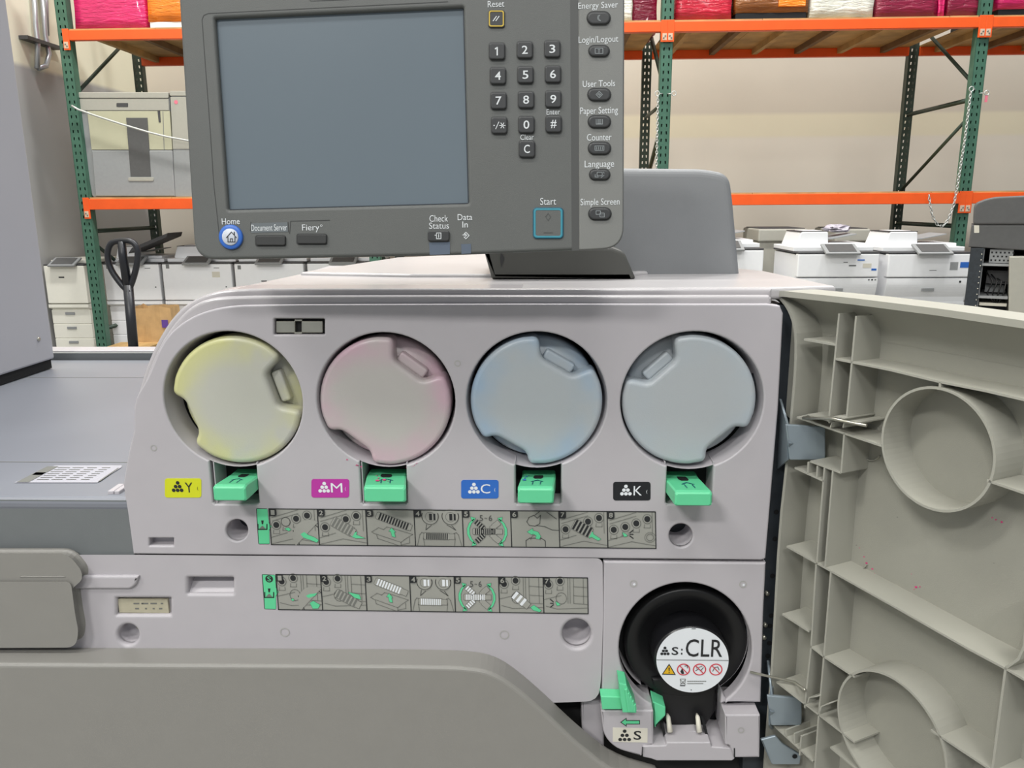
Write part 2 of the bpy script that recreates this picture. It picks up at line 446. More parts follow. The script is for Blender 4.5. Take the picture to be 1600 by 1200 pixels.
# levers under the bottles
def lever(cx, tints):
    p = MB()
    fw = .03
    x0, y0 = F.q(cx[0], cx[2], fw); x1, y1 = F.q(cx[1], cx[3], fw)
    hw = (x1-x0)/2; mid = (x0+x1)/2
    # back end, where the lever enters the slot
    bx, by = F.q(cx[4], cx[5], -.012)
    pr = [Vector((-hw, 0)), Vector((-hw+.002, .0008)), Vector((hw-.002, .0008)), Vector((hw, 0))]
    top = y0; bot = y1
    n = 8; vs = []; fs = []
    W = [(-.03, by+0.0, bx), (-.012, by, bx), (fw-.004, top+.0004, mid), (fw-.001, top-.0004, mid), (fw, top-.0016, mid)]
    H = [by-.011, by-.011, bot-.0006, bot, bot+.001]
    for (w, t, m), b in zip(W, H):
        k = hw if w < fw-.0005 else hw-.0012
        for (a, z) in ((-k, t-.001), (-k+.0012, t), (k-.0012, t), (k, t-.001), (k, b+.001), (k-.0012, b), (-k+.0012, b), (-k, b+.001)):
            vs.append(F.P(m+a, z, w))
    for i in range(len(W)-1):
        for k in range(8): fs.append((i*8+k, i*8+(k+1) % 8, (i+1)*8+(k+1) % 8, (i+1)*8+k))
    fs.append(tuple(range(len(W)*8-8, len(W)*8)))
    p.add(vs, fs, 'green')
    # notch, arrow and toner dust on the sloping top
    def T(a, s, e=.0003):   # a across -1..1, s along 0 (slot) .. 1 (front)
        w = -.012+(fw-.004+.012)*s; m = bx+(mid-bx)*s; z = by+(top+.0004-by)*s
        return F.P(m+a*hw, z+e, w)
    def tp(pts, mt, e=.0003): p.add([T(a, s, e) for a, s in pts], [tuple(range(len(pts)))], mt)
    tp([(-.25,0),(-.3,.22),(-.18,.32),(.18,.32),(.3,.22),(.25,0)], 'void')
    for a in (-.22, .22): tp([(a-.03,.62),(a+.03,.62),(a+.03,.86),(a-.03,.86)], 'teal_dark')
    tp([(-.38,.6),(0,.44),(.38,.6),(.3,.62),(0,.5),(-.3,.62)], 'teal_dark')
    rnd = random.Random(int(cx[0]))
    for mt, side, cnt in tints:
        for _ in range(cnt):
            a = side+rnd.uniform(-.55, .55)*.7; s_ = abs(rnd.gauss(0, .3)); r = rnd.uniform(.04, .14)
            if s_ > .8 or abs(a) > .85 or (abs(a) < .45 and s_ < .35): continue
            tp([(a+r*cos(t)*.8, s_+.02+r*.6*(1+sin(t))) for t in [k*2*pi/9+rnd.uniform(-.2,.2) for k in range(9)]], mt, .0005+_*.00001)
    return p.build('release_lever', printer, label='green release lever')
lever((332,385,760,783,384,741), [('lab_yellow', -.3, 0)])
lever((568,634,761,785,604,741), [('toner_pink', -.1, 9)])
lever((809,865,763,787,842,743), [('toner_blue', -.6, 7)])
lever((1055,1112,769,791,1064,745), [])

# colour labels
def colour_label(x0, y0, x1, y1, bg, fg, ch, tx0, tx1, lab):
    p = MB(); p.solid(F, [rrect(x0, y0, x1, y1, 4)], 0, .0003, bg, 0)
    dots3(p, F, x0+(20 if ch != 'x' else 0), y0+7, 6.2, 2.9, .0005, fg)
    p.text(F, ch, tx0, y0+6.5, tx1, y1-8, .0005, fg, 0)
    p.text(F, '(', x1-6.5, (y0+y1)/2-2, x1-5, (y0+y1)/2+4, .0005, fg, 0)
    return p.build('colour_label', printer, label=lab)
def dots3(p, fr, x, y, d, r, w, mt):
    for row in range(3):
        for k in range(row+1): p.dpx(fr, x+(k-row/2)*d, y+row*d*.93, r, w, mt, 14)
colour_label(257.5,747.5,314.5,777.5,'lab_yellow','ink','Y',289,301,'yellow label lettered Y')
colour_label(486.5,748.5,545.5,777.5,'lab_magenta','lab_white','M',517,535,'magenta label lettered M')
colour_label(720.5,750,779,779,'lab_blue','lab_white','C',751,766,'blue label lettered C')
colour_label(958,753,1016.5,782,'lab_black','lab_white','K',990,1003,'black label lettered K')

# ---- lower left inner panel
p = MB()
outL = [(-120,872,0),(213,872,3),(936,877.5,5),(937,960,0),(934,1060,20),(930,1091,16),(840,1094,6),(700,1100,3),(-120,1100,0)]
outL = round_corners(outL, 4)
recl2 = [rrect(293,903,364,928,2), rrect(182,935,266,961,1), circ(200,992,16), circ(901,991,22.5)]
p.solid(F, [outL]+recl2, -.03, 0, 'panel', .003)
cup(p, F, 901, 991, 22.5, .022, 'panel', w=-.004); cup(p, F, 200, 992, 16, .012, 'panel', w=-.004)
# finger recess: sloping floor
a = [F.q(292,903), F.q(365,903), F.q(365,929), F.q(292,929)]
p.add([F.P(a[0][0], a[0][1], -.02), F.P(a[1][0], a[1][1], -.02), F.P(a[2][0], a[2][1], -.003), F.P(a[3][0], a[3][1], -.003)], [(0,1,2,3)], 'panel')
a, b = F.q(180,933), F.q(268,963); p.fbox(F, a[0], b[1], -.012, b[0], a[1], -.006, 'panel')
for (x, y) in ((445,988),(788,992)): p.ring(F, x, y, 6, 7.5, .0003, 'panel_warm')
p.build('lower_panel', printer)
p = MB(); c = F.q(206,990)
p.lathe(F, c, [(.0022,-.016),(.0022,-.012),(.0016,-.0105),(.0001,-.0105)], 'steel', 16)
p.build('screw', printer, label='steel screw in a round recess')
p = MB()
a, b = F.q(184,936,-.003), F.q(264,958,-.003); p.fbox(F, a[0], b[1], -.006, b[0], a[1], -.003, 'beige_label')
for k, (x, y, w_) in enumerate(((213,943,9),(222,943,3),(227,943,9),(240,943,10),(253,943,4),(214,951,6),(228,951,3),(240,951,3),(251,951,5))):
    p.poly(F, [(x-w_/2, y-1.2), (x+w_/2, y-1.2), (x+w_/2, y+1.2), (x-w_/2, y+1.2)], -.0028, 'ink_soft')
p.build('rating_label', printer, label='beige label in a shallow window')
p = MB()
p.solid(F, [round_corners([(107,918,2),(124,900,6),(217,900,3),(212,915,8),(203,921,4),(112,921,3)], 4)], -.002, .0028, 'panel', .0022)
p.build('panel_ledge', printer)
# left handle cover
p = MB()
p.solid(F, [round_corners([(-120,869.5,0),(104,869.5,16),(122,893,10),(123,903,4),(106,919,5),(-120,919,0)], 5)], 0, .010, 'cover', .003)
p.solid(F, [round_corners([(-120,914,0),(106,914,3),(112,960,10),(117,985,8),(114,1007,14),(-120,1006,0)], 5)], 0, .012, 'cover', .003)
p.solid(F, [round_corners([(32,900.5),(100,900.5),(102,902),(30,902)], 1)], .009, .0106, 'cover', .0005)  # thin ridge shaped to stand for a highlight line
p.build('side_cover', printer, label='warm grey side cover with a moulded grip')
# large bottom cover, standing forward of the inner panels
p = MB()
ob = [(-140,1037,0),(500,1040,0)] + soft([(640,1041),(735,1043),(775,1053),(810,1077),(850,1112),(905,1164),(960,1208),(1030,1228)], 2, False) + [(1050,1260),(-140,1260)]
p.solid(F, [[q[:2] for q in ob]], -.002, .0265, 'cover', .0035)
p.build('bottom_cover', printer, label='broad warm grey lower cover sloping down to the right')
# black sheet standing for the shade in the hollow beneath the inner panels
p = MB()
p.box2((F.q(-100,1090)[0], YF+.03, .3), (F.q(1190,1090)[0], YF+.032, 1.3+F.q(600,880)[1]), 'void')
p.build('dark_backing', printer, label='dark sheet standing for the shaded hollow behind the lower panels')

# ---- left low deck (table-high part of the machine)
ztab = atY(100, 779, YF+.004).z
TB = Flat(ztab)
yb = atZ(150, 563, ztab).y; xrt = F.q(250, 600)[0]
p = MB()
xb_ = F.q(206, 860)[0]; zb1_ = 1.3+F.q(100, 880)[1]
p.box2((-1.05, YF+.003, zb1_), (xb_, yb, ztab-.001), 'slate_grey', 0)
p.box2((-1.05, YF+.05, .05), (xrt, yb, zb1_), 'slate_grey', 0)
p.build('left_body', printer, label='dark grey front of the low left section')
p = MB()
p.box2((-1.06, YF+.0025, ztab-.012), (xrt+.01, yb, ztab+.001), 'deck_grey', .005, 3)
yl0 = atZ(120, 591, ztab).y; yl1 = atZ(120, 724, ztab).y
p.box2((-1.05, yl0-.0006, ztab), (xrt, yl0+.0006, ztab+.0014), 'ink_soft'); p.box2((-1.05, yl1-.0005, ztab), (xrt, yl1+.0005, ztab+.0014), 'ink_soft')
p.build('left_deck', printer, label='pale bluish grey flat top of the low left section')
p = MB()
zr = .008
p.box2((-1.06, yb, ztab-.06), (xrt, yb+.012, ztab+.012), 'slate_grey', .001)
p.box2((-1.06, yb+.012, ztab-.06), (xrt, yb+.05, ztab+.014), 'panel', .003)
p.build('rear_ledge', printer)
T1 = Flat(ztab+.0016)
p = MB()
p.poly(T1, [(22,754),(86,727),(190,727),(190,730),(152,754)], 0, 'sticker_white')
T2 = Flat(ztab+.0019)
p.poly(T2, [(26,753),(74,728.5),(91,728.5),(45,753)], 0, 'ink_soft')
p.poly(T2, [(50,742),(56,738),(74,738),(68,742)], 0, 'sticker_white')
for k in range(7):
    y = 730+k*3.1; x0 = 96-(y-727)*1.75
    for j in range(4):
        xa = x0+j*23; p.poly(T2, [(xa,y),(xa+19-j*2,y),(xa+18-j*2,y+.8),(xa-1,y+.8)], 0, 'ink_soft')
p.poly(T2, [(184,731),(186,731),(156,752),(153,752)], 0, 'ink_soft')
p.build('notice_sticker', printer, label='white notice sticker lying on the left deck')
p = MB()
for (x0, x1) in ((178,186),(187,196)):
    a = atZ(x0, 774, ztab); b = atZ(x1, 762, ztab)
    p.box2((a.x, a.y, ztab), (b.x, b.y, ztab+.004), 'panel', .001)
p.build('deck_hinge', printer)

# ---- waste toner / S unit panel
p = MB()
oS = round_corners([(943,877,5),(1197,879.5,5),(1193,960,0),(1188,1092,3),(1187,1100,1),(1126,1098,2),(1122,1160,1),(1018,1160,1),(1020,1096,2),(1016,1076,3),(941,1078,3)], 4)
hole = circ(1073,1011,101,64,100)
def clr_outline():
    # panel with the round opening running into the open channel below
    pts = [(943,877),(1197,879.5),(1193,960),(1189,1098),(1126,1099),(1127,1080)]
    c = (1071,1013)
    for k in range(61):
        t = radians(52 - k*(360-76)/60); r0 = 104 if not (4 < k < 9 or 43 < k < 48) else 104
        pts.append((c[0]+r0*cos(t), c[1]+r0*.985*sin(t)))
    pts += [(1019,1101),(1019,1116),(939,1116),(940,1080)]
    return pts
pts = clr_outline()
p.solid(F, [pts], -.014, 0, 'panel', .0018)
c = F.q(1071,1013); R = 103.5*F.scale(1071,1013)
# channel walls round the opening
vs = []; fs = []
for k in range(49):
    t = radians(-52 + k*(360-76)/48); 
    for w in (-.013, -.06): vs.append(F.P(c[0]+R*cos(t), c[1]+R*sin(t), w))
for k in range(48): fs.append((2*k, 2*k+1, 2*k+3, 2*k+2))
p.add(vs, fs, 'panel', True)
for (x, y) in ((990,912),(1161,913)): p.ring(F, x, y, 4.5, 6, .0003, 'panel_warm'); p.dpx(F, x+1, y+1, 2, .0002, 'lab_white', 10)
p.build('waste_unit_panel', printer)
p = MB()   # lower blocks of the S unit
p.solid(F, [round_corners([(939,1110,2),(1021,1110,2),(1021,1164,1),(1005,1166,2),(1003,1182,2),(962,1170,14),(943,1150,16)], 4)], -.05, .008, 'panel', .0015)
p.solid(F, [round_corners([(1133,1117),(1188,1117),(1187,1184),(1148,1184),(1140,1165),(1133,1164)], 2)], -.03, .012, 'panel', .0015)
p.solid(F, [round_corners([(1004,1166),(1040,1165),(1042,1160),(1110,1160),(1112,1167),(1147,1169),(1148,1186),(1144,1189),(1026,1189),(1018,1186),(1004,1183)], 1.5)], -.03, .010, 'panel', .0012)
p.solid(F, [[(1016,1150),(1140,1150),(1140,1165),(1016,1165)]], -.06, -.02, 'frame_dark', 0)
p.ring(F, 1158, 1141, 3.5, 5, .0124, 'panel_warm')
p.poly(F, [(1003.5,1167),(1005,1167),(1005,1182),(1003.5,1182)], .0125, 'ink'); p.poly(F, [(1146.5,1169),(1148.5,1169),(1148.5,1183),(1146.5,1183)], .0125, 'ink')
p.build('slide_block', printer)
p = MB()
for x in (1047, 1093):
    a = F.q(x, 1144, .0); b = F.q(x-3, 1120, -.006)
    p.tube([F.P(a[0], a[1], .0), F.P(b[0], b[1], -.006), F.P(b[0], b[1]+.0003, -.01)], [.0026, .002, .0008], 'lab_cream', 8)
p.solid(F, [[(1052,1145),(1088,1143),(1096,1162),(1046,1162)]], -.03, -.004, 'panel', .001)
for x0, x1 in ((1036,1043),(1101,1110)): p.solid(F, [[(x0-3,1130),(x0+1,1130),(x1,1163),(x1-4,1163)]], -.012, -.001, 'void', 0)
p.build('slide_peg', printer, label='two white pegs in the slide channel')
p = MB(); p.solid(F, [round_corners([(908,1094),(944,1096),(944,1178),(925,1160),(909,1140)], 3)], -.05, -.012, 'panel', .002)
p.build('slide_guide', printer)
p = MB()   # green catch
p.solid(F, [[(938.5,1088),(972,1089),(972,1109),(941,1109)]], 0, .012, 'green', .001)
p.solid(F, [[(967,1067),(979,1070),(987,1088),(995,1107),(994.5,1115),(973,1114),(970,1096)]], .0, .02, 'green', .0012)
for k in range(5): p.solid(F, [[(976+k*3.4,1078+k*6),(980+k*3.4,1077+k*6),(985+k*2,1113),(981+k*2,1113)]], .018, .0215-k*.0002, 'green', .0005)
p.solid(F, [round_corners([(1020,1096),(1040,1105),(1040,1118),(1023,1137)], 1.5)], -.015, .002, 'green', .001)
p.build('catch', printer, label='green ribbed catch')
p = MB()
p.solid(F, [[(957.5,1137),(1012,1138.5),(1011.5,1160.5),(957.5,1159)]], .008, .0083, 'lab_cream', 0, wq=.0083)
dots3(p, F, 976, 1142.5, 7, 3, .0085, 'ink'); p.text(F, 'S', 990, 1142, 1002, 1156, .0085, 'ink')
p.poly(F, [(969,1128.5),(979,1121.5),(979,1125.3),(1000,1125.3),(1000,1131.8),(979,1131.8),(979,1135.6)], .0083, 'ink'); p.poly(F, [(971,1128.5),(978,1123.5),(978,1126.5),(999,1126.5),(999,1130.7),(978,1130.7),(978,1133.4)], .0086, 'sticker_green')
p.build('letter_label', printer, label='cream label lettered S under a green arrow')

# ------------------------------------------------------------------ open front door on the right
A = atY(1230, 700, YF+.0)
DR = Frame((A.x, A.y, A.z), (-.89, -.456, 0))
WS = -.027
p = MB()
flange = [(1205,457),(1213,461),(1224,471),(1234,487),(1240,505),(1243.5,527),(1243,569),(1240,610),(1235.5,660),(1229.5,721),(1218,826),(1208.5,1000),(1205,1055),(1198,1140),(1192,1230)]
flange = [flange[0]] + soft(flange, 1, False)[2:]
toprim = [(1203,458),(1227,456.5),(1337,468),(1470,484.5),(1610,504.5),(1760,524)]
skin = flange + [(1560,1330),(1900,1330),(1900,546)] + toprim[::-1][1:]
# skin, drawn at the rib plane then set back
loop = [DR.q(x, y, 0) for x, y in skin]
p.solid(DR, [loop], WS-.003, WS, 'door_in', .0008, uv=True)
p.wall(DR, flange, .0026, WS-.001, .0, 'door_rib', wq=0)
tr = toprim
P0 = [Vector(DR.q(x, y, 0)) for x, y in tr]
# rounded lip along the top: thick bead
p.wall_uv(DR, [q-Vector((0, .0012)) for q in P0], .0045, WS-.001, .002, 'door_rib')
# swept shoulder under the lip: the skin curves in towards the top
vs = []; fs = []; K = 6
for q in P0:
    for k in range(K+1):
        t = k/K; vs.append(DR.P(q.x, q.y-.002-.030*t, WS+.0002+(.0265)*(1-t)**2.2))
n = K+1
for i in range(len(P0)-1):
    for k in range(K): fs.append((i*n+k, (i+1)*n+k, (i+1)*n+k+1, i*n+k+1))
p.add(vs, fs, 'door_in', True)
# toner specks on the skin
rnd = random.Random(3)
def spec(x, y, r, mt='toner_pink'):
    pts = [(x+r*cos(t)*rnd.uniform(.5,1.1), y+r*.7*sin(t)*rnd.uniform(.5,1.1)) for t in [k*2*pi/8 for k in range(8)]]
    p.poly(DR, pts, WS+.0003, mt)
for x, y, r in ((1354,880,2.5),(1355,894,3),(1363,889,2.2),(1366,896,1.2),(1431,917,3),(1437,917,1.5),(1428,921,1),(1350,870,1.5),(1358,900,1.5),(1343,856,1),(1556,812,2),(1565,816,2.5),(1550,809,1.5),(1375,902,1.2),(1330,850,1.2),(1322,840,1.6),(1321,820,1.2),(1424,897,.8)): spec(x, y, r)
for x, y in ((1402,808),(1553,880),(1338,852)): spec(x, y, 1.1, 'ink_soft')
door = p.build('front_door', printer, label='open moulded plastic front door showing its ribbed inside')
def rib(pts, th=.0016, w0=WS, w1=0, name='door_rib'):
    q = MB(); q.wall(DR, pts, th, w0, w1, 'door_rib', wq=w1); return q
ribs = [
 [(1256,530.5),(1305,539)], [(1311,490),(1303,572),(1295.5,650)], [(1337.5,494),(1330,575),(1322,660)],
 [(1305,561),(1390,578),(1469,597),(1540,611),(1640,634)], [(1468.5,597),(1468,606)],
 [(1245,652),(1319,677.5),(1378,697)], [(1319,677),(1314,739)], [(1266,721),(1314,739)], [(1241.5,731),(1287,752)],
 [(1262.7,722),(1262,740)], [(1277,728),(1276,746)], [(1288,731),(1276,881)], [(1301,736),(1289,886)],
 [(1229,854),(1290,888),(1390,944),(1513,1014),(1571,1045),(1660,1097)],
 [(1275,882),(1267,1012),(1257,1106)], [(1298,893),(1287,1027),(1279,1118),(1272,1215)],
 [(1222,960),(1264,987)], [(1266,1010),(1288,1027),(1335,1058)], [(1213,1066),(1279,1117),(1335,1160)],
 [(1542,751),(1610,774)], [(1454,1141),(1545,1201),(1600,1238)], [(1571,1044),(1550,1205)], [(1571,1044),(1591,1030),(1600,1010),(1606,930)],
 [(1210,1135),(1270,1190)], [(1228,1140),(1228,1152)],[(1241,1146),(1241,1162)],[(1252,1150),(1249,1180)],
 [(1297,1168),(1340,1204)],
]
q = MB(); q.solid(DR, [[(1227,489),(1238,500),(1243,530),(1242,570),(1235,654),(1224,646),(1225,560)]], -.012, -.009, 'door_rib', 0); q.build('door_edge', printer)
q = MB()
for r_ in ribs: q.wall(DR, r_, .0015, WS, 0, 'door_rib', wq=0)
q.build('door_rib', printer)
def dring(cx, cy, ytop):
    q = MB(); c = Vector(DR.q(cx, cy)); t = Vector(DR.q(cx, ytop)); R = (t-c).length
    P = [(c.x+R*cos(2*pi*k/64), c.y+R*sin(2*pi*k/64)) for k in range(64)]
    q.wall_uv(DR, P, .0017, WS, .0, 'door_rib', True); return q.build('door_ring', printer, label='round moulded ring on the door inside')
dring(1460, 702, 606); dring(1388, 1150, 1056)
for pts in ([(1295,661),(1297,654),(1305,651),(1320,654)], [(1317,668),(1318,662),(1325,659),(1335,662)], [(1262,1098),(1264,1090),(1276,1088)], [(1281,1112),(1283,1104),(1295,1099)]):
    q = MB(); q.wall(DR, pts, .001, WS, .004, 'door_rib', wq=.004); q.build('rod_clip', printer)
q = MB(); q.wall(DR, [(1250,652),(1262,648),(1300,660),(1297,668)], .001, WS+.008, .003, 'door_rib', wq=.003)
q.build('rod_clip', printer)
# curl marks
for cx, cy in ((1364,708),(1344,878)):
    q = MB(); q.wall(DR, [(cx-13+26*k/8 if False else cx+13*cos(radians(200+k*20)), cy-11*sin(radians(200+k*20))) for k in range(8)], .0006, WS, WS+.002, 'door_rib', wq=WS); q.build('mould_mark', printer)

# hinges, rods
def hinge(y0, y1, x0, x1, fr=DR):
    q = MB()
    q.solid(F, [round_corners([(x0,y0-2,2),(x1,y0+2,6),(x1,y1,6),(x0+6,y1,3)], 3)], .010, .013, 'hinge_steel', .001, wq=.013)
    # arm going back into the printer
    a = F.q(x0+2, y0, .012); b = F.q(x0+2, y1, .012)
    g = F.q(1216, y0-48, -.02); h = F.q(1212, y1+16, -.02)
    q.add([F.P(a[0], a[1], .0115), F.P(b[0], b[1], .0115), F.P(h[0], h[1], -.02), F.P(g[0], g[1], -.02),
           F.P(a[0]+.002, a[1], .0105), F.P(b[0]+.002, b[1], .0105), F.P(h[0]+.002, h[1], -.021), F.P(g[0]+.002, g[1], -.021)],
          [(0,1,2,3),(4,7,6,5),(0,3,7,4),(1,5,6,2),(0,4,5,1),(3,2,6,7)], 'hinge_steel')
    # weld dimple
    q.add([F.P(*F.q(x0+3, (y0+y1)/2-4, .0135), .0135), F.P(*F.q(x0+12, (y0+y1)/2+1, .0135), .0135), F.P(*F.q(x0+4, (y0+y1)/2+7, .0135), .0135), F.P(*F.q(x0+5, (y0+y1)/2+1, .016), .016)], [(0,1,3),(1,2,3),(2,0,3)], 'hinge_steel')
    return q.build('hinge_bracket', printer, label='bent steel hinge bracket')
hinge(665, 719, 1228, 1290); hinge(1089, 1134, 1199, 1253)
q = MB()
q.solid(F, [round_corners([(1189,1156,1),(1212,1150,2),(1224,1163,3),(1252,1180,3),(1250,1195,3),(1206,1195,3)], 2)], .008, .011, 'hinge_steel', .001, wq=.011)
q.dpx(F, 1242, 1182, 4, .0115, 'void', 14)
q.build('lower_bracket', printer, label='flat steel plate with a hole at the door foot')
q = MB()
a = F.q(1172, 1050, .004); b = F.P(*F.q(1242, 1066, .012), .012)
q.tube([F.P(a[0], a[1], .004), b, DR.P(*DR.q(1258, 1078, .004), .004)], .0011, 'steel', 8)
q.build('stay_rod', printer, label='thin steel stay rod from panel to door')
q = MB()
a = DR.P(*DR.q(1255, 653, .005), .005); b = DR.P(*DR.q(1298, 654, .006), .006); c_ = DR.P(*DR.q(1354, 665, .005), .005)
q.tube([a, b, c_], .0012, 'steel', 8)
q.build('stay_rod', printer, label='thin steel rod clipped in the door tray')
q = MB()
g = F.q(1200, 1032, -.01); h = F.q(1206, 1086, .01)
q.tube([F.P(g[0], g[1], -.01), F.P(*F.q(1203, 1060, 0), 0), F.P(h[0], h[1], .01)], .0012, 'hinge_steel', 6)
q.build('stay_arm', printer)
# ------------------------------------------------------------------ picture instructions on the printer
def sticker(tab, x0, x1, y0l, y0r, y1l, y1r, n, kind):
    p = MB(); W = .0003
    def S(t, s):      # t 0..1 along, s 0..1 down
        xt = x0+(x1-x0)*t; xb = (x0+4)+(x1+1-x0-4)*t
        return (xt+(xb-xt)*s, (y0l+(y0r-y0l)*t)*(1-s)+(y1l+(y1r-y1l)*t)*s)
    p.poly(F, round_corners([S(0,0), S(1,0), S(1,1), S(0,1)], 3), W*.5, 'sticker')
    # tab
    p.poly(F, round_corners(tab, 2), W*.5, 'ink')
    cx = sum(a for a, b in tab)/len(tab); cy = sum(b for a, b in tab)/len(tab)
    p.poly(F, [(cx+(a-cx)*.92, cy+(b-cy)*.97) for a, b in tab], W*.9, 'sticker_green')
    def ink(pts, w=.9, mt='ink_line', closed=False): p.stroke(F, pts, w, W*1.6, mt, closed)
    def fill(pts, mt, e=1.2): p.poly(F, pts, W*e, mt)
    tx, ty = (tab[0][0]+tab[1][0])/2+2, (tab[0][1]+tab[-1][1])/2
    if kind == 1: ty += 0
    else:
        ty += 4; p.dpx(F, tx-1, tab[0][1]+7.5, 6, W*1.5, 'ink', 20); p.text(F, 'S', tx-3.8, tab[0][1]+3.8, tx+1.8, tab[0][1]+11.3, W*1.9, 'sticker_green')
    fx = tx-1
    ink([(fx-7,ty-3),(fx-7,ty+5),(fx+7,ty+5),(fx+7,ty-3)], 1.6, 'ink')
    fill([(fx,ty-1),(fx+5,ty+4),(fx-5,ty+4)], 'ink_soft', 1.5); fill([(fx-2,ty-9),(fx+2,ty-9),(fx+1,ty-3),(fx-1,ty-3)], 'ink', 1.5)
    # frame and cell bars
    ink([S(0,0), S(.25,0), S(.5,0), S(.75,0), S(1,0)], 1.5, 'ink'); ink([S(0,1), S(.5,1), S(1,1)], 1.5, 'ink')
    for k in range(n+1): ink([S(k/n,0), S(k/n,1)], 1.5, 'ink')
    for k in range(n):
        def c(u, v, k=k): return S((k+u)/n, v)
        aw = (x1-x0)/n; ah = y1l-y0l
        def circ_(u, v, r, a0=0, a1=360, m=24): return [c(u+r*cos(radians(a0+(a1-a0)*i/m)), v+r*aw/ah*sin(radians(a0+(a1-a0)*i/m))) for i in range(m+1)]
        def L(*pts, w=.9, mt='ink_soft', closed=False): ink([c(*q) for q in pts], w, mt, closed)
        def G(*pts):
            P = [c(*q) for q in pts]; fill(P, 'sticker_green', 2.2); ink(P, .7, 'ink_line', True)
        def hopper(u, v, s=1, dark=True):
            ink([c(u-.05*s, v+.12*s), c(u-.06*s, v+.2*s), c(u+.05*s, v+.2*s), c(u+.05*s, v+.12*s)], .8, 'ink_soft')
            fill(circ_(u, v, .085*s), 'ink_soft', 1.3); fill(circ_(u, v, .07*s), 'sticker', 1.6)
            if dark: fill(circ_(u, v, .052*s), 'ink', 1.9)
            else: ink(circ_(u, v, .075*s), .7, 'ink_line')
        def bottle(ax, ay, bx, by, hw, m, body, stripe, tail=.16):
            A_ = Vector(c(ax, ay)); B_ = Vector(c(bx, by)); d = B_-A_; nn = Vector((-d.y, d.x)).normalized()*hw
            q = lambda t, s_: tuple(A_+d*t+nn*s_)
            sh = [q(0,-.8), q(.04,-1), q(1-tail,-1), q(1-tail,-.8), q(1,-.8), q(1,.8), q(1-tail,.8), q(1-tail,1), q(.04,1), q(0,.8)]
            fill(sh, body, 2.4); ink(sh, .9, 'ink_line', True)
            for i in range(m):
                t = .1+(1-tail-.16)*i/max(m-1,1); h = (1-tail-.16)/max(m-1,1)*.28
                p.poly(F, [q(t-h,-.95), q(t+h,-.95), q(t+h,.95), q(t-h,.95)], W*2.8, stripe)
        dk = kind == 1
        body, stripe = ('sticker', 'ink') if dk else ('sticker', 'lab_white')
        role = k if (dk or k < 5) else k+1
        if role in (0, 1, 6, 7):
            if dk:
                for v in (.12, .22): L((.05,v+.12),(.6,v-.1))
                L((0,.98),(.5,.82),(1,.93)); L((0,.8),(.35,.66)); L((.93,0),(.93,.6))
                if role == 0:
                    for u, v, dd in ((.13,.45,1),(.33,.36,0),(.55,.27,1),(.78,.18,1)): hopper(u, v, 1.2, dd)
                elif role == 1:
                    for u, v in ((.14,.5),(.58,.27),(.8,.18)): hopper(u, v, 1.2)
                elif role == 6:
                    for u, v in ((.13,.5),(.6,.28),(.83,.18)): hopper(u, v, 1.2)
                else:
                    for u, v in ((.13,.5),(.37,.42),(.6,.32),(.83,.2)): hopper(u, v, 1.2)
                    p.ring(F, *c(.88,.7), 5, 6, W*2, 'ink_soft'); p.ring(F, *c(.88,.7), 8, 8.7, W*2, 'ink_soft')
            else:
                for u, v in ((.12,.2),(.38,.1)): hopper(u, v, 1.25)
                for u in (.55,.6,.68,.9): L((u,.02),(u,.72))
                for v in (.25,.5,.72): L((.68,v),(.98,v+.02))
                L((0,.62),(.4,.5)); L((.05,.8),(.3,.88),(.98,.84)); L(*[( .4+.12*cos(radians(a)), .58+.16*sin(radians(a))) for a in range(0,361,30)])
            if role == 0:
                fill(circ_(.82,.78,.36,150,300), 'sticker', 2.0); 
                ink([c(.47,.6)]+circ_(.85,.88,.37,200,275)+[c(.99,.5)], 1.1, 'ink'); ink([c(.47,.6), c(.55,.72), c(.58,.98)], 1.1, 'ink')
                if dk: G((.3,.55),(.38,.52),(.43,.58),(.38,.62)); G((.62,.7),(.7,.64),(.78,.72),(.9,.78),(.99,.86),(.95,.93),(.82,.86),(.68,.8))
                else: G((.3,.7),(.35,.68),(.38,.73),(.33,.75)); G((.64,.6),(.72,.55),(.9,.52),(.84,.6),(.7,.66)); G((.72,.8),(.8,.74),(.95,.85),(.9,.95),(.78,.96))
            if role == 1:
                if dk: bottle(.3,.32,.74,.66,7.5,6,'sticker','ink_soft',.1); G((.68,.66),(.8,.62),(.78,.7),(.96,.8),(.76,.8),(.66,.74))
                else: bottle(.32,.5,.86,.86,6.5,6,'sticker','ink_soft',.16); G((.6,.48),(.85,.55),(.88,.68),(.74,.64))
            if role == 6:
                if dk: bottle(.3,.34,.66,.6,8.5,5,'sticker','ink',.06); G((.6,.6),(.7,.56),(.7,.62),(.86,.76),(.8,.8),(.66,.7),(.62,.74))
                else: bottle(.33,.48,.66,.82,6.5,3,'sticker','lab_white',.3); G((.7,.84),(.78,.78),(.95,.93),(.9,.97),(.76,.92))
            if role == 7:
                u, v = (.36,.62) if dk else (.32,.72)
                G((u-.05,v-.05),(u+.03,v+.0),(u+.05,v+.05),(u-.02,v+.07))
                for a in (-40, 0, 40):
                    s_ = 1 if dk else -1
                    L((u+s_*.1, v+a*.001), (u+s_*.17, v+a*.0028), w=1.6, mt='ink')
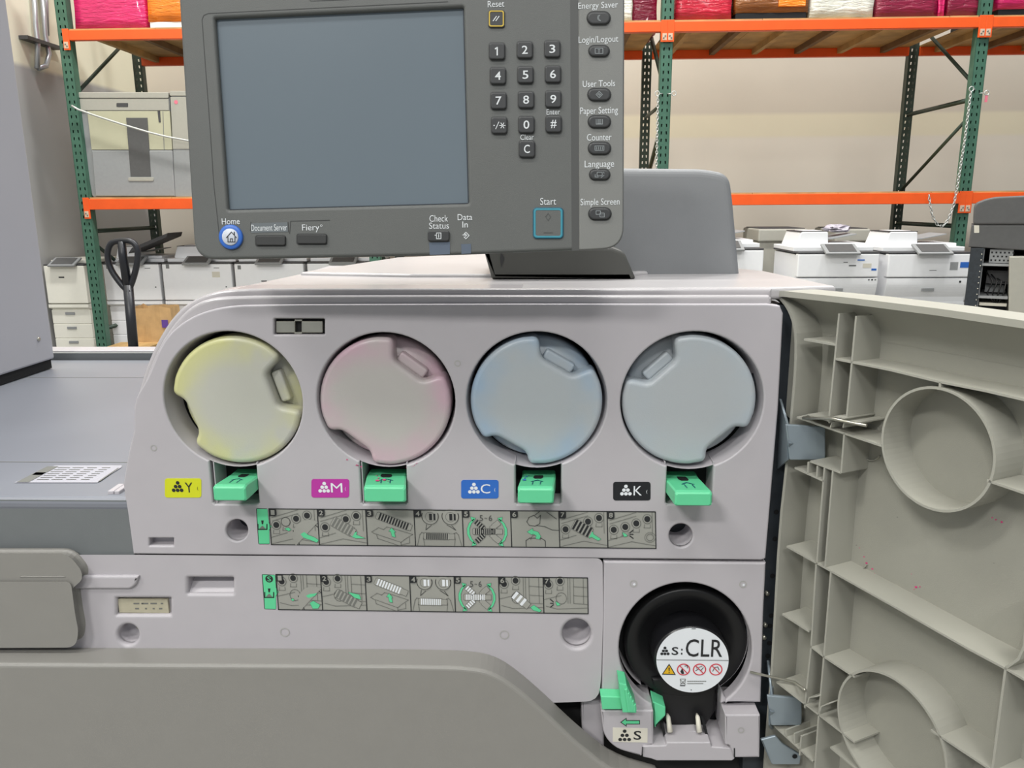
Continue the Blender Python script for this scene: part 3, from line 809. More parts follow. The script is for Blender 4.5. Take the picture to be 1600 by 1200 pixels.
        if role == 2:
            L((.1,.62),(.25,.5),(.35,.55),(.42,.48),(.55,.52),(.95,.68),(.78,.82),(.7,.9),(.15,.66),closed=True); L((.7,.9),(.7,.99)); L((.2,.7),(.22,.8),(.65,.99)); L((.88,.76),(.88,.92),(.7,.97))
            bottle(.22,.15,.93,.5,5.5,11 if dk else 9,body,stripe,.06 if dk else .18)
            G((.52,.5),(.6,.62),(.57,.62),(.59,.76),(.52,.74),(.5,.6),(.46,.6))
        if role == 3:
            for u in (.33, .75):
                P = [c(u-.15+ (0 if u<.5 else .0), .02)]+circ_(u, .18, .16, 180, 60)[2:]
                fill(circ_(u,.2,.17), 'sticker', 1.5); ink(circ_(u,.17,.175,-60,240) if False else circ_(u,.17,.17,20,160), 1, 'ink_line'); ink(circ_(u,.17,.17,160,200), 1, 'ink_line'); ink(circ_(u,.17,.17,-20,20), 1, 'ink_line')
                L((u-.08,.4),(u-.1,.55) if u<.5 else (u+.1,.55),(u+.02,.42), w=1, mt='ink_line')
                fill([c(u-.02,.1),c(u+.04,.1),c(u+.04,.28),c(u-.02,.28)], 'ink' if dk else 'lab_white', 2)
                fill([c(u+.07,.1),c(u+.11,.1),c(u+.11,.28),c(u+.07,.28)], 'ink' if dk else 'lab_white', 2)
                ink(circ_(u,.19,.1,0,360,12), .5, 'ink_line')
            bottle(.18,.72,.82,.73,5,11,body,stripe,.18)
            for u, s_ in ((.14,1),(.86,-1)): L((u-.1*s_,.98),(u-.04*s_,.68),(u,.62),(u+.05*s_,.64),(u+.03*s_,.8),(u+.05*s_,.98), w=1)
        if role == 4:
            p.text(F, '5', c(.36,0)[0], c(0,.1)[1]+2, c(.43,0)[0], c(0,.26)[1]+2, W*2, 'ink_line', 0); p.text(F, '~', c(.46,0)[0], c(0,.17)[1]+2, c(.52,0)[0], c(0,.2)[1]+2, W*2, 'ink_line', 0); p.text(F, '6', c(.55,0)[0], c(0,.1)[1]+2, c(.62,0)[0], c(0,.26)[1]+2, W*2, 'ink_line', 0)
            bottle(.27,.3,.44,.5,3.8,4,body,stripe,.1); bottle(.27,.86,.44,.66,3.8,4,body,stripe,.1); bottle(.76,.86,.58,.66,4.2,0,body,stripe,.3); bottle(.76,.32,.58,.5,4.2,0,body,stripe,.3); bottle(.2,.58,.82,.58,4.6,11,body,stripe,.2)
            for s_ in (-1, 1):
                def arc(r, a): return (.5+s_*(r*cos(radians(a))), .58+ .46*sin(radians(a))*(1 if r > .4 else .95))
                G(*([arc(.42,a) for a in range(-50,51,20)]+[arc(.37,a) for a in range(50,-51,-20)]))
                for t in (-1, 1): G((.5+s_*.22,.58+t*.4),(.5+s_*.3,.58+t*.32),(.5+s_*.27,.58+t*.24)) if False else G((.5+s_*.23,.58+t*.37),(.5+s_*.33,.58+t*.4),(.5+s_*.3,.58+t*.27))
        if role == 5:
            L((.3,.98),(.3,.82),(.38,.75),(.62,.75),(.7,.82),(.7,.98), w=1.1, mt='ink_line'); ink(circ_(.5,.8,.1,180,360), .7, 'ink_soft')
            L((.38,.4),(.33,.3),(.38,.18),(.48,.12),(.55,.2),(.62,.12),(.6,.35),(.5,.42),(.38,.4), w=1, mt='ink_line'); L((.52,.4),(.7,.43),(.85,.52),(.99,.53), w=1, mt='ink_line'); L((.5,.12),(.6,.02), w=1, mt='ink_line'); L((.75,.03),(.95,.22), w=1, mt='ink_line')
            G((.33,.58),(.45,.48),(.45,.54),(.56,.58),(.61,.7),(.58,.78),(.5,.76),(.52,.68),(.45,.63),(.43,.66))
        a_, b_ = c(.0,0), c(.15,.19); fill([c(.01,.01),c(.15,.02),c(.15,.17),(c(.12,.2)),c(.01,.2)], 'ink', 3.2)
        p.text(F, str(k+1), a_[0]+3, a_[1]+2, a_[0]+9, a_[1]+9.5, W*3.6, 'sticker', .02)
    return p.build('instruction_sticker', printer, label='long picture sticker of toner changing steps numbered 1 to %d' % n)
sticker([(400,794),(418,794.5),(420.4,817),(425,822.5),(421,828),(421.6,850.4),(403.6,850.4)], 420, 1024, 795, 799.8, 851, 857, 8, 1)
sticker([(409,897),(430,898),(431.5,918),(436,925),(431.5,931),(431.6,952.5),(413,952)], 431, 918, 897.5, 903, 952.5, 959, 7, 2)

# ------------------------------------------------------------------ toner bottles
def notched(R, notches):
    """outline of the bottle end: a disc with finger notches (angle, floor radius, half floor, half lip)"""
    N = sorted(notches); seq = []
    for i, (a, rin, hf, hl) in enumerate(N):
        ca, sa = cos(radians(a)), sin(radians(a)); half = math.degrees(math.asin(hl))
        nx = N[(i+1) % len(N)]; na = nx[0]+(360 if i == len(N)-1 else 0); nh = math.degrees(math.asin(nx[3]))
        def pt(r, t, rad): seq.append((R*(r*ca-t*sa), R*(r*sa+t*ca), rad*R))
        pt(cos(radians(half)), -hl, .13); pt(rin, -hf, .09); pt(rin, hf, .09); pt(cos(radians(half)), hl, .13)
        s0 = a+half+14; s1 = na-nh-14; m = 26
        for k in range(m+1):
            t = radians(s0+(s1-s0)*k/m); seq.append((R*cos(t), R*sin(t), 0.0001*R))
    return round_corners(seq, 0, 6)
def puffy(mb, fr, loop, w0, w1, b, mt, seg=6):
    """solid cap with a softly rolled rim, built ring by ring"""
    L = []
    for p in loop:
        if not L or (Vector(p)-L[-1]).length > 4e-4: L.append(Vector(p))
    if (L[0]-L[-1]).length < 4e-4: L.pop()
    n = len(L); ar = sum(L[i].x*L[(i+1) % n].y-L[(i+1) % n].x*L[i].y for i in range(n)); sg = 1 if ar > 0 else -1
    nr = []
    for i in range(n):
        d = (L[(i+1) % n]-L[i-1]).normalized(); nr.append(Vector((-d.y, d.x))*sg)
    for _ in range(2): nr = [(nr[i-1]+nr[i]*2+nr[(i+1) % n]).normalized() for i in range(n)]
    rings = [(0, w0), (0, w1-b)] + [(b*(1-cos(pi/2*k/seg)), w1-b+b*sin(pi/2*k/seg)) for k in range(1, seg+1)]
    vs = []; fs = []
    for ins, w in rings:
        for q, m_ in zip(L, nr): c = q+m_*ins; vs.append(fr.P(c.x, c.y, w))
    for r in range(len(rings)-1):
        for i in range(n): fs.append((r*n+i, r*n+(i+1) % n, (r+1)*n+(i+1) % n, (r+1)*n+i))
    mb.add(vs, fs, mt, True); mb.add(vs[-n:], [tuple(range(n))], mt)
def toner_bottle(cx, cy, r, notches, mt, lab):
    c = F.q(cx, cy, -.002); R = r*F.scale(cx, cy, -.002)
    t = thing('toner_bottle', lab, 'toner bottle', F.P(c[0], c[1], -.004), 'toner bottles in the compartment')
    p = MB(); puffy(p, F, [(c[0]+x, c[1]+y) for x, y in notched(R, notches)], -.024, -.002, .0042, mt)
    p.build('grip_cap', t)
    p = MB()
    p.lathe(F, c, [(R*.2,-.019),(R*.91,-.019),(R*.95,-.022),(R*.95,-.12),(.001,-.12)], mt, 64)
    a = notches[0][0]; ca, sa = cos(radians(a)), sin(radians(a))
    puffy(p, F, [(c[0]+R*(x*ca-y*sa), c[1]+R*(x*sa+y*ca)) for x, y in round_corners([(.60,-.25),(.76,-.25),(.76,.25),(.60,.25)], .05)], -.021, -.011, .002, mt, 4)
    p.build('bottle_body', t)
    p = MB(); e = .0023
    for (x0, y0, x1, y1) in MARKS.get(mt, ()): p.stroke(F, [(x0, y0), (x1, y1)], .8, -.0018, mt)
    return t
MARKS = {}
RB = .0505
bottle_mat('plastic_yellow', (186,186,176), (206,205,122), .65, 1.3, RB)
bottle_mat('plastic_magenta', (186,182,178), (206,160,182), .6, 5.1, RB)
bottle_mat('plastic_cyan', (176,182,185), (140,176,208), .55, 8.4, RB)
bottle_mat('plastic_black', (176,181,184), (168,182,192), .6, 11.0, RB)
toner_bottle(369, 627, 101, ((17,.58,.27,.44),(198.5,.76,.27,.42)), 'plastic_yellow', 'translucent toner bottle stained yellow, above the yellow Y label')
toner_bottle(601, 629, 102.5, ((53,.61,.27,.46),(232,.77,.27,.42)), 'plastic_magenta', 'translucent toner bottle with pinkish edges, above the magenta M label')
toner_bottle(838, 628, 103.5, ((60,.61,.27,.47),(240,.77,.27,.40)), 'plastic_cyan', 'translucent toner bottle tinged pale blue, above the blue C label')
toner_bottle(1077, 627, 105, ((132.5,.61,.27,.46),(311,.76,.27,.40)), 'plastic_black', 'plain grey translucent toner bottle, above the black K label')
# spilled magenta toner round the second bottle well
p = MB(); rnd = random.Random(9)
for _ in range(16):
    a0 = 114 if _ % 3 else 67; t = radians(rnd.gauss(a0, 3)); rr = rnd.uniform(108.5, 111.5) if _ % 3 else rnd.uniform(108, 110); x = 603+rr*cos(t); y = 627+rr*sin(t); r = rnd.uniform(.7, 2.2)
    p.poly(F, [(x+r*cos(a)*rnd.uniform(.5,1), y+r*.6*sin(a)*rnd.uniform(.5,1)) for a in [k*2*pi/7 for k in range(7)]], .0003, 'toner_pink' if _ % 2 else 'toner_pale')
p.build('toner_spill', printer, label='magenta toner dust at the edge of the second slot')

# clear toner bottle
c0 = F.q(1072, 1010, -.03)
clr = thing('toner_bottle', 'black toner bottle with a round white CLR label, in the lower right slot', 'toner bottle', F.P(c0[0], c0[1], -.006), 'toner bottles in the compartment')
k = F.scale(1072, 1010, -.01)
cc = F.q(1073, 1009, -.012); cb = F.q(1076, 1020, -.008)
p = MB(); R = 97*k
p.lathe(F, cc, [(R*1.0,-.09),(R*1.0,-.019),(R*.985,-.015),(R*.95,-.0135),(R*.75,-.019),(R*.5,-.024)], 'black', 72)
p.build('bottle_body', clr)
p = MB(); rb = 54*k
cf = F.q(1081, 1028, .004)
vs = []; fs = []; n = 56
prof = [(1.0,-.036,0),(1.0,-.002,.6),(1.0,.0015,.8),(.975,.004,1),(.0,.004,1)]
for (r, w, t) in prof:
    cx = cb[0]+(cf[0]-cb[0])*t; cy = cb[1]+(cf[1]-cb[1])*t
    for j in range(n): a = 2*pi*j/n; vs.append(F.P(cx+rb*1.08*r*cos(a), cy+rb*1.0*r*sin(a), w))
for i in range(len(prof)-1):
    for j in range(n): fs.append((i*n+j, i*n+(j+1) % n, (i+1)*n+(j+1) % n, (i+1)*n+j))
p.add(vs, fs, 'black_gloss', True)
p.solid(F, [[(1018,1060),(1122,1060),(1118,1112),(1100,1140),(1046,1140),(1024,1112)]], -.05, -.014, 'black', .003)
p.build('bottle_neck', clr)
p = MB(); W = .0042
p.poly(F, circ(1082,1031.5,56.5,64,50.5), W, 'lab_white')
W2 = W+.0003; W3 = W+.0006
dots3(p, F, 1039, 1012.5, 4.9, 2.4, W2, 'ink')
p.text(F, 'S', 1049.5, 1011, 1060, 1023.5, W2, 'ink'); p.text(F, ':', 1064, 1013.5, 1066.5, 1023, W2, 'ink', .03)
p.text(F, 'CLR', 1071.5, 999, 1129, 1026.5, W2, 'ink', .004)
p.stroke(F, [(1026,1031),(1138,1032)], .9, W2, 'ink_line')
p.poly(F, [(1045.5,1037),(1056,1054.5),(1034,1054)], W2, 'ink'); p.poly(F, [(1045.5,1039.5),(1053.5,1053),(1036.5,1052.6)], W3, 'warn_yellow'); p.poly(F, [(1044.5,1043),(1046.5,1043),(1046,1049),(1045,1049)], W3+.0002, 'ink'); p.dpx(F, 1045.5, 1051, 1, W3+.0002, 'ink', 8)
for i, x in enumerate((1068, 1093, 1118.5)):
    p.ring(F, x, 1046.2, 8.6, 10.4, W2, 'warn_red'); p.stroke(F, [(x-6.5,1039.7),(x+6.5,1052.7)], 1.5, W3, 'warn_red')
    if i == 0: p.poly(F, [(x-3,1053),(x-5,1049),(x-2,1044),(x,1049),(x+1,1053)], W2, 'ink'); p.stroke(F, [(x+2,1041),(x+6,1040),(x+6,1044)], 1.2, W2, 'ink_line')
    elif i == 1: p.stroke(F, [(x-6,1048),(x-1,1045),(x+2,1048),(x+6,1043)], 1.2, W2, 'ink_line'); p.stroke(F, [(x-5,1044),(x+4,1041)], 1, W2, 'ink_line')
    else: p.stroke(F, [(x-5,1049),(x-2,1043),(x+3,1042),(x+5,1047)], 1.2, W2, 'ink_line')
p.stroke(F, [(1063,1061),(1064,1068),(1070,1068),(1071,1061)], .8, W2, 'ink_soft', True); p.stroke(F, [(1063,1062),(1071,1070)], .8, W2, 'ink_soft'); p.stroke(F, [(1071,1062),(1063,1070)], .8, W2, 'ink_soft')
p.poly(F, [(1062.5,1070.5),(1070.5,1070.5),(1070.5,1072),(1062.5,1072)], W2, 'ink')
for y, x1 in ((1064.5,1104),(1068,1099)):
    for j in range(9): x = 1074+j*(x1-1074)/9; p.stroke(F, [(x,y),(x+2.4,y)], 1.1, W2, 'ink_soft')
p.dpx(F, 1080, 1078, .9, W2, 'ink', 8); p.stroke(F, [(1081,982.5),(1087,982.5)], 1, W2, 'ink_line')
p.build('bottle_label', clr, label='round white label lettered S: CLR with warning signs')
# ------------------------------------------------------------------ control panel
a_, l_ = radians(2.6), radians(5)
n_ = Vector((-sin(a_)*cos(l_), -cos(a_)*cos(l_), sin(l_)))
CP = Frame(atY(620, 220, .565), n_, radians(.7))
p = MB()
out = round_corners([(277.5,-48,20),(974.5,-52,18),(975,372,34),(968,391.5,8),(930,393,4),(560,403,0),(328,405.5,6),(303.5,397,26)], 8, 8)
out = round_corners([(276.5,-48,24),(976,-52,20),(974.5,388,34),(700,398.5,0),(304,406,34)], 8, 8)
scr = round_corners([(335,28.5,3),(724,11,3),(732,318,3),(356,328,3)], 3, 4)
win = [round_corners([(670,378),(703,377),(703,399.5),(671,400.3)], 2)]
p.solid(CP, [out, scr], -.010, 0, 'cp_dark', .0022)
back = round_corners([(284,-40,24),(968,-44,20),(968,380,34),(700,392,0),(311,398,34)], 8, 8)
p.solid(CP, [back], -.028, -.009, 'cp_dark', .004, wq=-.009)
cpanel = p.build('control_panel', printer, label='tilted dark grey control panel')
# lighter strip on the right and the groove beside it
p = MB()
p.solid(CP, [round_corners([(903.5,-50,2),(974.8,-50,20),(973.5,387,33),(905,390.5,3)], 4, 8)], -.002, .0008, 'cp_strip', .0008)
p.build('key_strip', cpanel, label='lighter grey strip along the right edge')
p = MB()
p.poly(CP, [(890.5,-49),(903.5,-49),(905.5,391),(893.5,391.6)], .00015, 'cp_groove')
p.build('groove', cpanel)
p = MB()
p.solid(CP, [[(330,24),(728,6),(737,322),(351,333)]], -.006, -.0035, 'screen', .0002)
p.wall(CP, [(335.5,29),(723.5,11.5),(731.5,317.5),(356.5,327.5)], .0006, -.0036, -.0028, 'screen_edge', True, wq=-.003)
p.build('screen', cpanel, label='blank blue grey touch screen')
p = MB()
def ln(pts, w=.8, mt='cp_line', h=.0002): p.stroke(CP, pts, w, h, mt)
ln([(700,2.5),(325,21),(318,24),(315.5,31),(319,80),(328,200),(334,290),(343,372)])
ln([(484,-1),(485,1.5),(553,-1.5)])
ln([(392,347),(391,361)]); ln([(452.5,365),(454,345.5),(515,344)]); ln([(450,347),(451,363)])
p.poly(CP, [(391.5,349),(449,347),(450,362),(392.5,364)], .0002, 'cp_tab')
# light windows at the foot
p.poly(CP, [(670.5,379),(703,378),(703,397),(671.5,398.3)], .0003, 'cp_window')
p.poly(CP, [(720.5,381.5),(736,381),(736,396),(721,396.8)], .0003, 'cp_window')
p.build('panel_marking', cpanel, label='fine outlines and small windows')
def T(s, x0, y0, x1, y1, mt='legend', bold=0, w=.0003):
    q = MB(); q.text(CP, s, x0, y0, x1, y1, w, mt, bold)
    if s == 'Fiery': q.ring(CP, 502, 352.5, 1.1, 1.7, .0003, 'legend', 12)
    q.build('printed_legend', cpanel, label='white printed words ' + s)
T('Reset', 762,1,788,11); T('Enter', 854,170.5,875,179); T('Clear', 813,210,834,218.5)
T('Home', 346.5,341,374.5,350.5); T('Document Server', 392.5,350.5,448.5,360.5); T('Fiery', 472,350.5,499,363)
T('Check', 671,336,700,346.5); T('Status', 670.5,347.5,701.5,357.5); T('Data', 715,334.5,738,344); T('In', 722.5,346,731,355.5)
T('Start', 844,309,869,320)
p = MB(); c = (728, 368)
p.stroke(CP, [(c[0]-3,c[1]-2),(c[0],c[1]-5.2),(c[0]+5,c[1]),(c[0],c[1]+5.2),(c[0]-3,c[1]+2)], 1.1, .0003, 'legend'); p.stroke(CP, [(c[0]-5,c[1]-1),(c[0]+1,c[1]-.5)], 1.1, .0003, 'legend'); p.stroke(CP, [(c[0]-1.5,c[1]-2.5),(c[0]+1.5,c[1]-.5),(c[0]-1,c[1]+2)], 1.1, .0003, 'legend')
p.build('printed_sign', cpanel, label='white arrow in diamond sign')
S = .001
for s, x0, y0, x1, y1 in (('Energy Saver',903.5,3,965.5,16),('Login/Logout',904,56,966,69.5),('User Tools',910.5,125.5,961,135.5),('Paper Setting',906.5,167,965.5,181),('Counter',917,209,955.5,219.5),('Language',913.5,250.5,959.5,264.5),('Simple Screen',907,310,968,323.5)):
    T(s, x0, y0, x1, y1, w=S)

DG = {'1':(776.5,80),'2':(820,78),'3':(863,76.5),'4':(778,118.5),'5':(821,117),'6':(864,116),'7':(779,157.5),'8':(822,156),'9':(864.5,155),'./*':(780,196),'0':(822.5,195),'#':(865,194),'C':(823.3,233)}
for s, (x, y) in DG.items():
    q = MB(); q.solid(CP, [rrect(x-13.5, y-14.3, x+13.5, y+14.3, 5)], -.001, .0001, 'cp_groove', 0)
    q.solid(CP, [rrect(x-12.6, y-13.3, x+12.4, y+12.6, 4.5)], 0, .0022, 'key', .0009)
    hw = 4.6 if s != '1' else 2.6
    if s in 'C': hw = 4.6
    if s == './*':
        q.dpx(CP, x-8, y, 1.1, .0024, 'legend', 8); q.stroke(CP, [(x-5.5,y+5.5),(x-.5,y-5.5)], 1.1, .0024, 'legend')
        for t in (0, 60, 120): q.stroke(CP, [(x+5-4.6*cos(radians(t)), y-4.6*sin(radians(t))), (x+5+4.6*cos(radians(t)), y+4.6*sin(radians(t)))], 1.1, .0024, 'legend')
    elif s == '1': q.stroke(CP, [(x-2.6,y-3.8),(x+.4,y-5.8),(x+.4,y+6)], 2, .0024, 'legend')
    else: q.text(CP, s, x-hw, y-6.8, x+hw, y+6.2, .0024, 'legend', .008)
    q.build('number_key', cpanel, label='dark square key lettered ' + {'./*': 'point and star', '#': 'hash'}.get(s, s))
q = MB(); x, y = 775.6, 29
q.solid(CP, [rrect(x-13, y-14, x+13, y+14, 4)], 0, .0010, 'key', .0004)
q.solid(CP, [rrect(x-11.8, y-12.6, x+11.8, y+12.4, 3.5), rrect(x-10, y-10.8, x+10, y+10.6, 2.5)], .0008, .0013, 'yellow_line', 0)
for d in (-2, 2.2): q.stroke(CP, [(x-3+d,y+3.5),(x+2+d,y-3.5)], 1.3, .0012, 'legend')
q.build('reset_key', cpanel, label='square reset key edged in yellow')
q = MB(); x, y = 856.5, 348.5
q.solid(CP, [rrect(x-24, y-24.5, x+24, y+24.5, 6)], 0, .0008, 'teal_dark', .0003)
q.solid(CP, [rrect(x-22.5, y-23, x+22.5, y+23, 5), rrect(x-19.5, y-20, x+19.5, y+20, 3)], .0004, .0012, 'teal_line', .0002)
q.solid(CP, [rrect(x-19.7, y-20.2, x+19.7, y+20.2, 3)], .0004, .0010, 'cp_dark', .0002)
q.stroke(CP, [(x-4,y-10),(x,y-15),(x+4,y-10),(x,y-4)], .8, .0012, 'cp_groove', True); q.stroke(CP, [(x-7,y+15),(x+7,y+15)], .9, .0012, 'cp_groove')
q.build('start_key', cpanel, label='large square start key edged in teal')
q = MB(); x, y = 361.5, 370.5; c = CP.q(x, y); k = CP.scale(x, y)
q.lathe(CP, c, [(18.5*k, 0), (18.5*k, .0012), (17*k, .0018), (12.5*k, .0018)], 'blue_ring', 48)
q.lathe(CP, c, [(12.8*k, .0012), (12.6*k, .0022), (11.5*k, .0026), (.0001, .0026)], 'white_key', 48)
H = .0028
q.stroke(CP, [(x-8,y+1),(x,y-8),(x+8,y+1)], 1.2, H, 'ink'); q.stroke(CP, [(x-5.5,y),(x-5.5,y+7.5),(x+5.5,y+7.5),(x+5.5,y)], 1.2, H, 'ink'); q.stroke(CP, [(x-1.7,y+7),(x-1.7,y+2.5),(x+1.7,y+2.5),(x+1.7,y+7)], 1, H, 'ink'); q.stroke(CP, [(x+4.5,y-4),(x+4.5,y-8)], 1.6, H, 'ink')
q.build('home_key', cpanel, label='round home key ringed in blue')
for (x, y, hw, hh) in ((422.5,376,24,8),(487,373.5,24,8)):
    q = MB(); q.solid(CP, [rrect(x-hw, y-hh-.5, x+hw, y+hh+.8, 3.5)], 0, .0004, 'cp_line', 0); q.solid(CP, [rrect(x-hw+1, y-hh+.5, x+hw-1, y+hh-.6, 3)], 0, .0018, 'cp_line', .0007)
    q.build('shortcut_key', cpanel)
q = MB(); x, y = 685, 368.5
q.solid(CP, [rrect(x-17, y-8.5, x+17, y+8.5, 4)], 0, .002, 'key', .0009)
q.stroke(CP, [(x-3,y-4.5),(x+4,y-4.5),(x+4,y+4.5),(x-3,y+4.5)], 1, .0022, 'legend', True); q.stroke(CP, [(x+.5,y-2.5),(x+.5,y+2.5)], 1.2, .0022, 'legend'); q.stroke(CP, [(x-5.5,y-1),(x-3,y-1)], 1, .0022, 'legend')
q.build('status_key', cpanel)
def oval(x, y, hw, hh, icon):
    q = MB()
    cap = lambda g: [(x+(hw-hh)*sg+ (hh+g)*cos(radians(t)), y+(hh+g)*sin(radians(t))) for sg, a in ((1,-90),(-1,90)) for t in [a+180*i/10 for i in range(11)]]
    q.solid(CP, [cap(1.2)], .0004, .0010, 'cp_line', 0); q.solid(CP, [cap(0)], .0005, .0028, 'key', .0011)
    H = .003; S_ = lambda pts, cl=False: q.stroke(CP, [(x+a, y+b) for a, b in pts], .9, H, 'legend_dim', cl)
    if icon == 'moon': S_([(2,-4.5),(-1,-3.5),(-2,0),(-.5,3.5),(3,4.5),(.8,2.6),(-.3,0),(.3,-2.5)], True)
    if icon == 'lock': S_([(-6,-4),(6,-4),(6,4),(-6,4)], True); S_([(0,-1),(0,3)]); S_([(-1.5,-2),(1.5,-2)])
    if icon == 'tool': S_([(0,-5),(5,0),(0,5),(-5,0)], True); S_([(-1.5,1),(1.5,-1)]); S_([(-2.5,0),(0,-2)]); S_([(0,2.5),(2.5,0)])
    if icon == 'tray': S_([(-5,-3.5),(-5,4),(5,4),(5,-3.5)]); [S_([(-3,b),(3,b)]) for b in (-3,-1,1,3)]
    if icon == 'count': S_([(-7,-3.5),(7,-3.5),(7,3.5),(-7,3.5)], True); [S_([(a,-2),(a,2)]) for a in (-4.5,-1.5,1.5,4.5)]
    if icon == 'lang': S_([(-4,-3.5),(4,-3.5),(4,2),(-4,2)], True); S_([(-7,0),(-7,4),(-2,4)]); S_([(7,1),(2,5)]); S_([(6,-4),(7,-2)])
    if icon == 'screen': S_([(-6,-4.5),(1,-4.5),(1,1),(-6,1)], True); S_([(0,-1),(7,-1),(7,5),(0,5)], True); [S_([(a,2),(a+1,2)]) for a in (2,4.5)]
    q.build('function_key', cpanel, label={'moon':'oval key with a moon sign','lock':'oval key with a card sign','tool':'oval key with a diamond sign','tray':'oval key with a tray sign','count':'oval key with a counter sign','lang':'oval key with a speech sign','screen':'oval key with a two windows sign'}[icon])
for x, y, hw, hh, ic in ((935.5,28,18,9.7,'moon'),(936,79.5,16,8.3,'lock'),(936.3,147.7,17.8,9.4,'tool'),(936.5,190,17.4,9.4,'tray'),(936.7,231.5,17.4,9.4,'count'),(937,272.7,15.8,8,'lang'),(937.3,334,17.4,9.2,'screen')): oval(x, y, hw, hh, ic)

# mount behind the panel
pm = atZ(1050, 428, zdeck)
MT = Frame((0, pm.y, 1.3), (0, -1, 0))
p = MB()
p.solid(MT, [round_corners([(900,452,0),(900,262,0),(1104,264,34),(1141,272,30),(1146,310,10),(1159,452,0)], 10, 8)], -.13, 0, 'dark_bracket', .007, seg=4)
p.build('panel_mount', printer, label='rounded grey housing behind the control panel')
p = MB()
p.solid(MT, [round_corners([(754,385,2),(955,385,4),(975,392,14),(994,436,4),(768,436,2)], 3, 6)], -.05, .05, 'foot_grey', .004, wq=.05)
p.solid(MT, [round_corners([(783,392),(788,404),(783,418),(781,404)], 2)], .05, .0505, 'cp_line', 0)
p.build('mount_foot', printer, label='dark grey foot carrying the control panel')

# ------------------------------------------------------------------ tall unit at the far left
p = MB()
sx = atZ(86, 562, ztab+.014); 
FX = sx.x
a = sx.y
p.box2((FX-.5, .50, ztab+.016), (FX, a, 2.3), 'slab', .003)
tall = thing('finisher_tower', 'tall plain light grey metal tower at the left edge, standing on the low deck', 'printer tower', (FX-.25, (.5+a)/2, ztab+.004))
p.build('side_panel', tall)
p = MB(); p.box2((FX-.495, .51, ztab+.002), (FX-.004, a-.004, ztab+.016), 'void'); p.build('base_gap_shade', tall)  # black box filling the gap under the tower, standing for its shade
p = MB(); g = atX(60, 530, FX); p.tube([g+Vector((-.001,0,0)), g+Vector((.0015,0,0))], .003, 'steel', 12); p.build('screw', tall)
# ------------------------------------------------------------------ warehouse behind
mat('white_body', (242,243,245), .4, noise=.01)
mat('white_cream', (240,238,226), .4, noise=.01)
mat('line_grey', (120,122,122), .6, noise=0)
mat('mid_grey', (150,152,153), .5, noise=.03)
mat('beige_grey', (170,168,158), .5, noise=.02)
mat('cream_door', (186,184,158), .45, noise=.03, nscale=8)
mat('dark_panel', (70,70,72), .5, noise=.05)
mat('charcoal', (88,88,88), .5, noise=.05)
mat('rack_green', (66,106,88), .45, noise=.12, nscale=14)
mat('rack_dark', (56,72,62), .5, noise=.15, nscale=14)
mat('rack_orange', (240,92,28), .42, noise=.04, nscale=10)
mat('plate_cream', (214,186,160), .5, noise=0)
mat('wood', (184,150,98), .75, noise=.25, nscale=5, bump=.2, bscale=60)
mat('wood_dark', (120,92,60), .8, noise=.2, nscale=8)
mat('chain', (205,208,205), .35, metal=.5, noise=.05)
mat('kraft', (196,160,112), .8, noise=.1, nscale=14, bump=.5, bscale=30)
mat('jack_black', (34,36,42), .35, noise=.05)
mat('concrete', (120,118,112), .7, noise=.12, nscale=3)
mat('conduit', (176,180,184), .35, metal=.6, noise=.03)
mat('plastic_film', (190,184,194), .2, noise=.2, nscale=30)
mat('pink_dot', (226,120,140), .5, noise=0)

def wrap_mat(name, rgb):
    m = mat(name, rgb, .22, noise=.12, nscale=5, coat=.4); nt = m.node_tree; b = nt.nodes['Principled BSDF']
    tc = nt.nodes.new('ShaderNodeTexCoord'); mp = nt.nodes.new('ShaderNodeMapping'); mp.inputs['Scale'].default_value = (3, 3, 16)
    mp.inputs['Rotation'].default_value = (0, .12, 0)
    nt.links.new(tc.outputs['Object'], mp.inputs['Vector'])
    n = nt.nodes.new('ShaderNodeTexNoise'); n.inputs['Scale'].default_value = 3; n.inputs['Detail'].default_value = 5; n.inputs['Distortion'].default_value = .6
    nt.links.new(mp.outputs[0], n.inputs['Vector'])
    bp = nt.nodes.new('ShaderNodeBump'); bp.inputs['Strength'].default_value = .55; bp.inputs['Distance'].default_value = .03
    nt.links.new(n.outputs['Fac'], bp.inputs['Height']); nt.links.new(bp.outputs['Normal'], b.inputs['Normal'])
wrap_mat('wrap_magenta', (214,30,104)); wrap_mat('wrap_orange', (240,132,24)); wrap_mat('wrap_red', (196,28,54)); wrap_mat('wrap_maroon', (136,22,58)); wrap_mat('wrap_brown', (140,84,36)); wrap_mat('wrap_white', (226,226,214))

